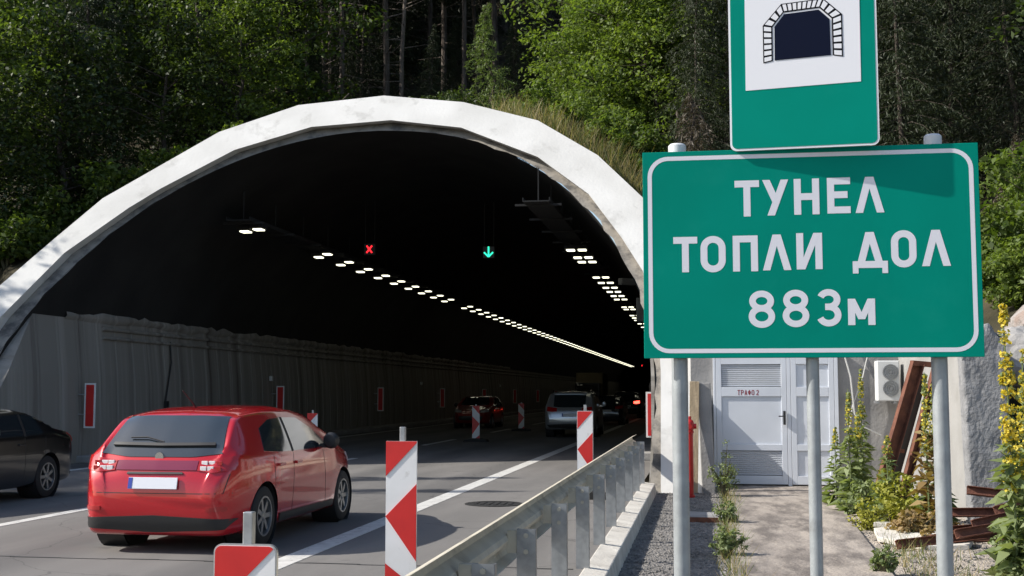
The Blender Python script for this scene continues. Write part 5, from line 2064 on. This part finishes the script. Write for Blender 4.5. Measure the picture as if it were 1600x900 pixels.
dry2.location = (X(1560, 27), 27, hz(X(1560, 27), 27) - 0.2)
dry2.rotation_euler = (0, 0, 2)
dry2.scale = (0.7, 0.7, 0.7)
dry2['label'] = 'greyish withered conifer with bare twigs right of the large sign'

# fallen branch on the slope above the arch
mb = MB()
mb.tube([(-12.2, 34.5, hz(-12.2, 34.5) + 0.1), (-11.2, 34.3, hz(-11.2, 34.3) + 0.55), (-10.2, 34.0, hz(-10.2, 34.0) + 1.2)], [0.05, 0.04, 0.02], 6)
mb.tube([(-10.9, 34.2, hz(-10.9, 34.2) + 0.75), (-10.3, 34.5, hz(-10.3, 34.5) + 0.7)], [0.025, 0.01], 5)
tag(mb.build('fallen_branch', M['pine_bark'], smooth=True), 'pale dead branch leaning among the trunks above the arch', 'branch')

# bushes
for (px, y, rad, h, m, lab) in ((845, 32.5, 1.0, 1.5, 'leaf_bright', 'round bright bush just behind the arch next to the young fir'),
                                (905, 31.8, 1.1, 1.7, 'leaf_bright', 'bright bush on the bank above the dry grass'),
                                (955, 30.8, 1.1, 1.7, 'leaf_bright', 'bright bush low on the bank close to the big sign'),
                                (1010, 30.0, 1.0, 1.5, 'leaf', 'dull green bush on the bank behind the left edge of the big sign'),
                                (1565, 22.5, 0.9, 1.5, 'leaf_bright', 'bright bush at the right edge of the photo above the rocks'),
                                (1600, 23.5, 1.0, 1.6, 'leaf_bright', 'bright bush cut by the right edge of the photo'),
                                (1545, 24.5, 1.0, 1.7, 'leaf_bright', 'bright bush beside the right end of the big sign'),
                                (1580, 26.0, 1.4, 2.2, 'leaf_bright', 'bright bush highest on the right slope')):
    o = bush('bush', lab, int(px), rad, h, 0.105, 7000, m)
    o.location = (X(px, y), y, hz(X(px, y), y) - 0.15)
for i in range(22):
    x = 6.5 + 0.75 * i + tr.uniform(-1, 1)
    y = 19.5 + tr.uniform(0, 14)
    if i == 0:
        side_bush = bush('slope_bush', 'leafy bush on the steep bank right of the photo', 79, 1.3, 1.6, 0.12, 3500, 'leaf')
        o = side_bush
    else:
        o = copy_tree(side_bush)
    o['group'] = 'bushes on the bank right of the photo'
    o.location = (x, y, hz(x, y) - 0.15)
    o.rotation_euler = (0, 0, i * 1.7)
    q_ = tr.uniform(0.7, 1.5)
    o.scale = (q_, q_, q_)
for i in range(9):
    px, y = 330 + 52 * i, 32.5 + tr.uniform(0, 4)
    if i == 0:
        low_bush = bush('low_bush', 'small dark bush at the foot of the pines above the arch', 77, 0.8, 0.8, 0.10, 2200, 'leaf_shaded')
        o = low_bush
    else:
        o = copy_tree(low_bush)
    o['group'] = 'small dark bushes under the pines'
    o.location = (X(px, y), y, hz(X(px, y), y) - 0.1)
    o.rotation_euler = (0, 0, i * 1.3)

for i, (x, y, sc) in enumerate(((-16.8, 27.3, 1.3), (-17.6, 26.6, 1.2), (-16.6, 29.0, 1.4), (-18.6, 27.2, 1.5), (-15.6, 30.4, 1.3), (-19.8, 26.0, 1.5), (-14.6, 31.5, 1.2), (-18.0, 29.0, 1.6), (-13.2, 32.6, 1.1), (-20.5, 28.5, 1.7), (-12.0, 33.5, 1.0))):
    if i == 0:
        slope_bush = bush('slope_bush', 'shaded bush on the slope close to the left of the white arch', 78, 0.9, 1.1, 0.13, 2000, 'leaf')
        o = slope_bush
    else:
        o = copy_tree(slope_bush)
    o['group'] = 'shaded bushes left of the arch'
    o.location = (x, y, hz(x, y) - 0.1)
    o.rotation_euler = (0, 0, i * 2.1)
    o.scale = (sc, sc, sc)

# dry grass along the right of the arch, undergrowth in the wood
rng = np.random.default_rng(5)
pts = []
while len(pts) < 9000:
    x = rng.uniform(-4.9, 1.5)
    y = rng.uniform(28, 34)
    zr = hz(x, y)
    if zr < 3:
        continue
    pts.append((x, y, zr - 0.03))
    if len(pts) % 3 == 0:                # thicker along the edge of the rim
        f = rng.uniform(0, 1)
        i = rng.integers(len(OUT) - 8, len(OUT) - 3)
        ax, az = OUT[i - 1][0] + (OUT[i][0] - OUT[i - 1][0]) * f, OUT[i - 1][1] + (OUT[i][1] - OUT[i - 1][1]) * f
        yy = rimY(ax, az) + rng.uniform(0.55, 1.6)
        if hz(ax, yy) > 1 and ax > -5.3:
            pts.append((ax, yy, hz(ax, yy) - 0.03))
P = np.array(pts)
q = blades(P, rng.uniform(0.12, 0.80, len(P)), 0.020, rng, 0.42)
tag(quads_obj('dry_grass', q, [M['grass_dry'], M['grass_green']], None, (rng.uniform(size=len(P)) < 0.3).astype(int)), 'tall dry grass on the bank along the right of the arch', 'grass', kind='stuff')
pts = []
for i in range(9000):
    x, y = rng.uniform(-24, -2), rng.uniform(31, 50)
    pts.append((x, y, hz(x, y) + rng.uniform(0, 0.2)))
P = np.array(pts)
q = leaf_quads(P, rng.uniform(0.08, 0.28, len(P)), rng, 0.5)
tag(quads_obj('undergrowth', q, M['leaf_shaded']), 'low leafy undergrowth on the floor of the wood', 'undergrowth', kind='stuff')


# ------------------------------------------------------------------ roadside plants on the right
def mullein(x, y, h, seed, label, z=-0.2, lean=0.0, withered=False, spike=0.5, yellow=0.4, fat=1.0):
    rng = np.random.default_rng(seed)
    t = thing('mullein', label, 'plant', (x, y, z))
    mb = MB()
    path = [(lean * h * (i / 6) ** 2 + 0.01 * math.sin(i), 0.01 * math.cos(i * 2), h * i / 6) for i in range(7)]
    mb.tube(path, [0.014 - 0.0014 * i for i in range(7)], 6)
    mb.build('stem', M['weed'], t, fix=False)
    n_ = 150
    f = rng.uniform(0, 1, n_) ** 1.2 * (1 - spike * 0.75)
    az = rng.uniform(0, 6.28, n_)
    ln = (0.30 * (1 - f) ** 1.2 + 0.05) * rng.uniform(0.7, 1.2, n_)
    d = np.stack([np.cos(az), np.sin(az), 0.25 - 0.5 * (1 - f) * rng.uniform(0, 1, n_)], 1)
    c = np.stack([lean * h * f ** 2, 0 * f, f * h + 0.02], 1) + d * (ln / 2)[:, None]
    q = leaf_quads(c, ln, rng, up=0.75, aspect=0.38, droop=d * 6)
    quads_obj('leaves', q, M['weed_brown' if withered else 'weed'], t)
    nf = int(620 * spike * h * fat)
    g_ = np.sort(rng.uniform(0, 1, 46))                  # flower knots up the stem
    f = (1 - spike) + spike * np.clip(g_[rng.integers(0, 46, nf)] + rng.normal(size=nf) * 0.010, 0, 1)
    az = rng.uniform(0, 6.28, nf) + f * 40
    u_ = (f - (1 - spike)) / spike
    rr = fat * (0.052 * (1.1 - 0.75 * u_ ** 1.5)) * rng.uniform(0.25, 1.25, nf)
    c = np.stack([lean * h * f ** 2 + np.cos(az) * rr, np.sin(az) * rr, f * h], 1)
    q = leaf_quads(c, 0.040 * rng.uniform(0.5, 1.3, nf), rng, up=0.1, aspect=0.9, nrm=np.stack([np.cos(az), np.sin(az), 0.2 + 0 * az], 1))
    quads_obj('flower_spike', q, [M['flower'], M['weed']], t, (rng.uniform(size=nf) > yellow).astype(int))
    return t


mullein(2.83, 12.0, 2.62, 1, 'tallest mullein with a long yellow flower spike at the right edge of the big sign', lean=-0.015, spike=0.66, yellow=0.75, fat=1.45)
mullein(2.99, 12.25, 2.2, 2, 'second yellow mullein just right of the tallest one', lean=0.012, spike=0.6, yellow=0.65, fat=1.2)
mullein(3.25, 12.8, 1.35, 3, 'short green mullein at the right edge of the photo', spike=0.3)
mullein(2.75, 16.0, 2.05, 4, 'mullein with withered lower leaves in front of the rusty frame', withered=True, spike=0.5)
mullein(2.88, 16.2, 1.9, 5, 'thinner mullein close behind the withered one', withered=False, spike=0.45)
mullein(2.15, 19.0, 1.85, 6, 'mullein with an upright spike right of the middle pole', spike=0.45)
mullein(2.30, 19.2, 1.5, 7, 'smaller mullein beside the narrow white door', spike=0.35)
mullein(2.05, 20.0, 1.25, 8, 'low leafy mullein nearest the narrow white door', spike=0.3)
mullein(2.62, 21.3, 2.2, 9, 'tall thin mullein in front of the crossing cables', spike=0.4)
mullein(2.5, 17.6, 1.2, 10, 'leafy mullein in front of the grey wall', spike=0.2)
for (x, y, rad, h, m, lab, s_) in ((2.75, 17.6, 0.55, 0.75, 'weed_yellow', 'yellow green bushy weed below the rusty frame', 3),
                                   (2.35, 18.3, 0.40, 0.55, 'weed', 'grey green weed left of the yellow bush', 4),
                                   (2.60, 15.7, 0.40, 0.40, 'weed_brown', 'withered brown weed at the foot of the mulleins', 5),
                                   (2.15, 16.8, 0.30, 0.30, 'weed_yellow', 'low yellowish weed at the edge of the path', 6),
                                   (0.33, 21.2, 0.28, 0.95, 'weed', 'feathery grey green weed in front of the lettered door', 7),
                                   (0.28, 17.0, 0.18, 0.35, 'weed', 'small weed at the end of the cover board', 8),
                                   (0.22, 13.6, 0.20, 0.42, 'weed', 'small weed on the left edge of the path near the camera', 9),
                                   (1.72, 12.6, 0.16, 0.30, 'weed', 'small weed on the right edge of the path', 10),
                                   (3.05, 12.2, 0.45, 0.65, 'weed', 'broad leaved weed around the foot of the tallest mullein', 11),
                                   (4.35, 16.4, 0.5, 1.5, 'leaf', 'dark green weed climbing right of the rough wall end', 12)):
    o = bush('weed_clump', lab, s_, rad, h, 0.075 if rad > 0.3 else 0.05, 1800 if rad > 0.3 else 700, m, 'weed')
    o.location = (x, y, -0.19)
rng = np.random.default_rng(8)
pts = []
for i in range(2600):
    if i % 2:
        y = rng.uniform(10, 23)
        pts.append((0.27 + 0.012 * (y - 12) + rng.normal() * 0.07, y, -0.2))
    else:
        y = rng.uniform(10, 22)
        pts.append((1.95 + 0.042 * (y - 12.6) + abs(rng.normal()) * 0.35, y, -0.2))
P = np.array(pts)
q = blades(P, rng.uniform(0.04, 0.20, len(P)), 0.010, rng, 0.5)
tag(quads_obj('path_weeds', q, [M['grass_green'], M['grass_dry']], None, (rng.uniform(size=len(P)) < 0.45).astype(int)), 'thin grass and weeds along both edges of the path', 'grass', kind='stuff')
# gravel stones
n_ = 9000
rng = np.random.default_rng(12)
allv, allf = [], []
ico = [(1, 0, 0), (-1, 0, 0), (0, 1, 0), (0, -1, 0), (0, 0, 1), (0, 0, -1)]
icf = [(0, 2, 4), (2, 1, 4), (1, 3, 4), (3, 0, 4), (2, 0, 5), (1, 2, 5), (3, 1, 5), (0, 3, 5)]
for i in range(n_):
    if i % 4:
        x, y = rng.uniform(-0.82, 0.27), 5 + 18 * rng.uniform(0, 1) ** 1.1
    else:
        x, y = rng.uniform(2.0, 4.2), rng.uniform(9, 18)
    s_ = rng.uniform(0.008, 0.024)
    k = len(allv)
    jj = rng.uniform(0.6, 1.2, (6, 3)) * s_
    rot = rng.uniform(0, 6.28)
    c_, sn = math.cos(rot), math.sin(rot)
    for v, j in zip(ico, jj):
        a, b, c = v[0] * j[0] + (j[1] - s_) * 0.4, v[1] * j[1] + (j[2] - s_) * 0.4, v[2] * j[2] * 0.8
        allv.append((x + a * c_ - b * sn, y + a * sn + b * c_, -0.193 + c + (0.015 * max(0, x - 2.2))))
    allf += [tuple(k + q for q in f) for f in icf]
tag(mesh_obj('gravel_stones', allv, allf, M['gravel']), 'loose grey gravel stones beside the path', 'gravel', kind='stuff')
for o in list(bpy.data.objects):
    if o.type == 'EMPTY' and o.parent is None and not o.get('label'):
        print('no label', o.name)
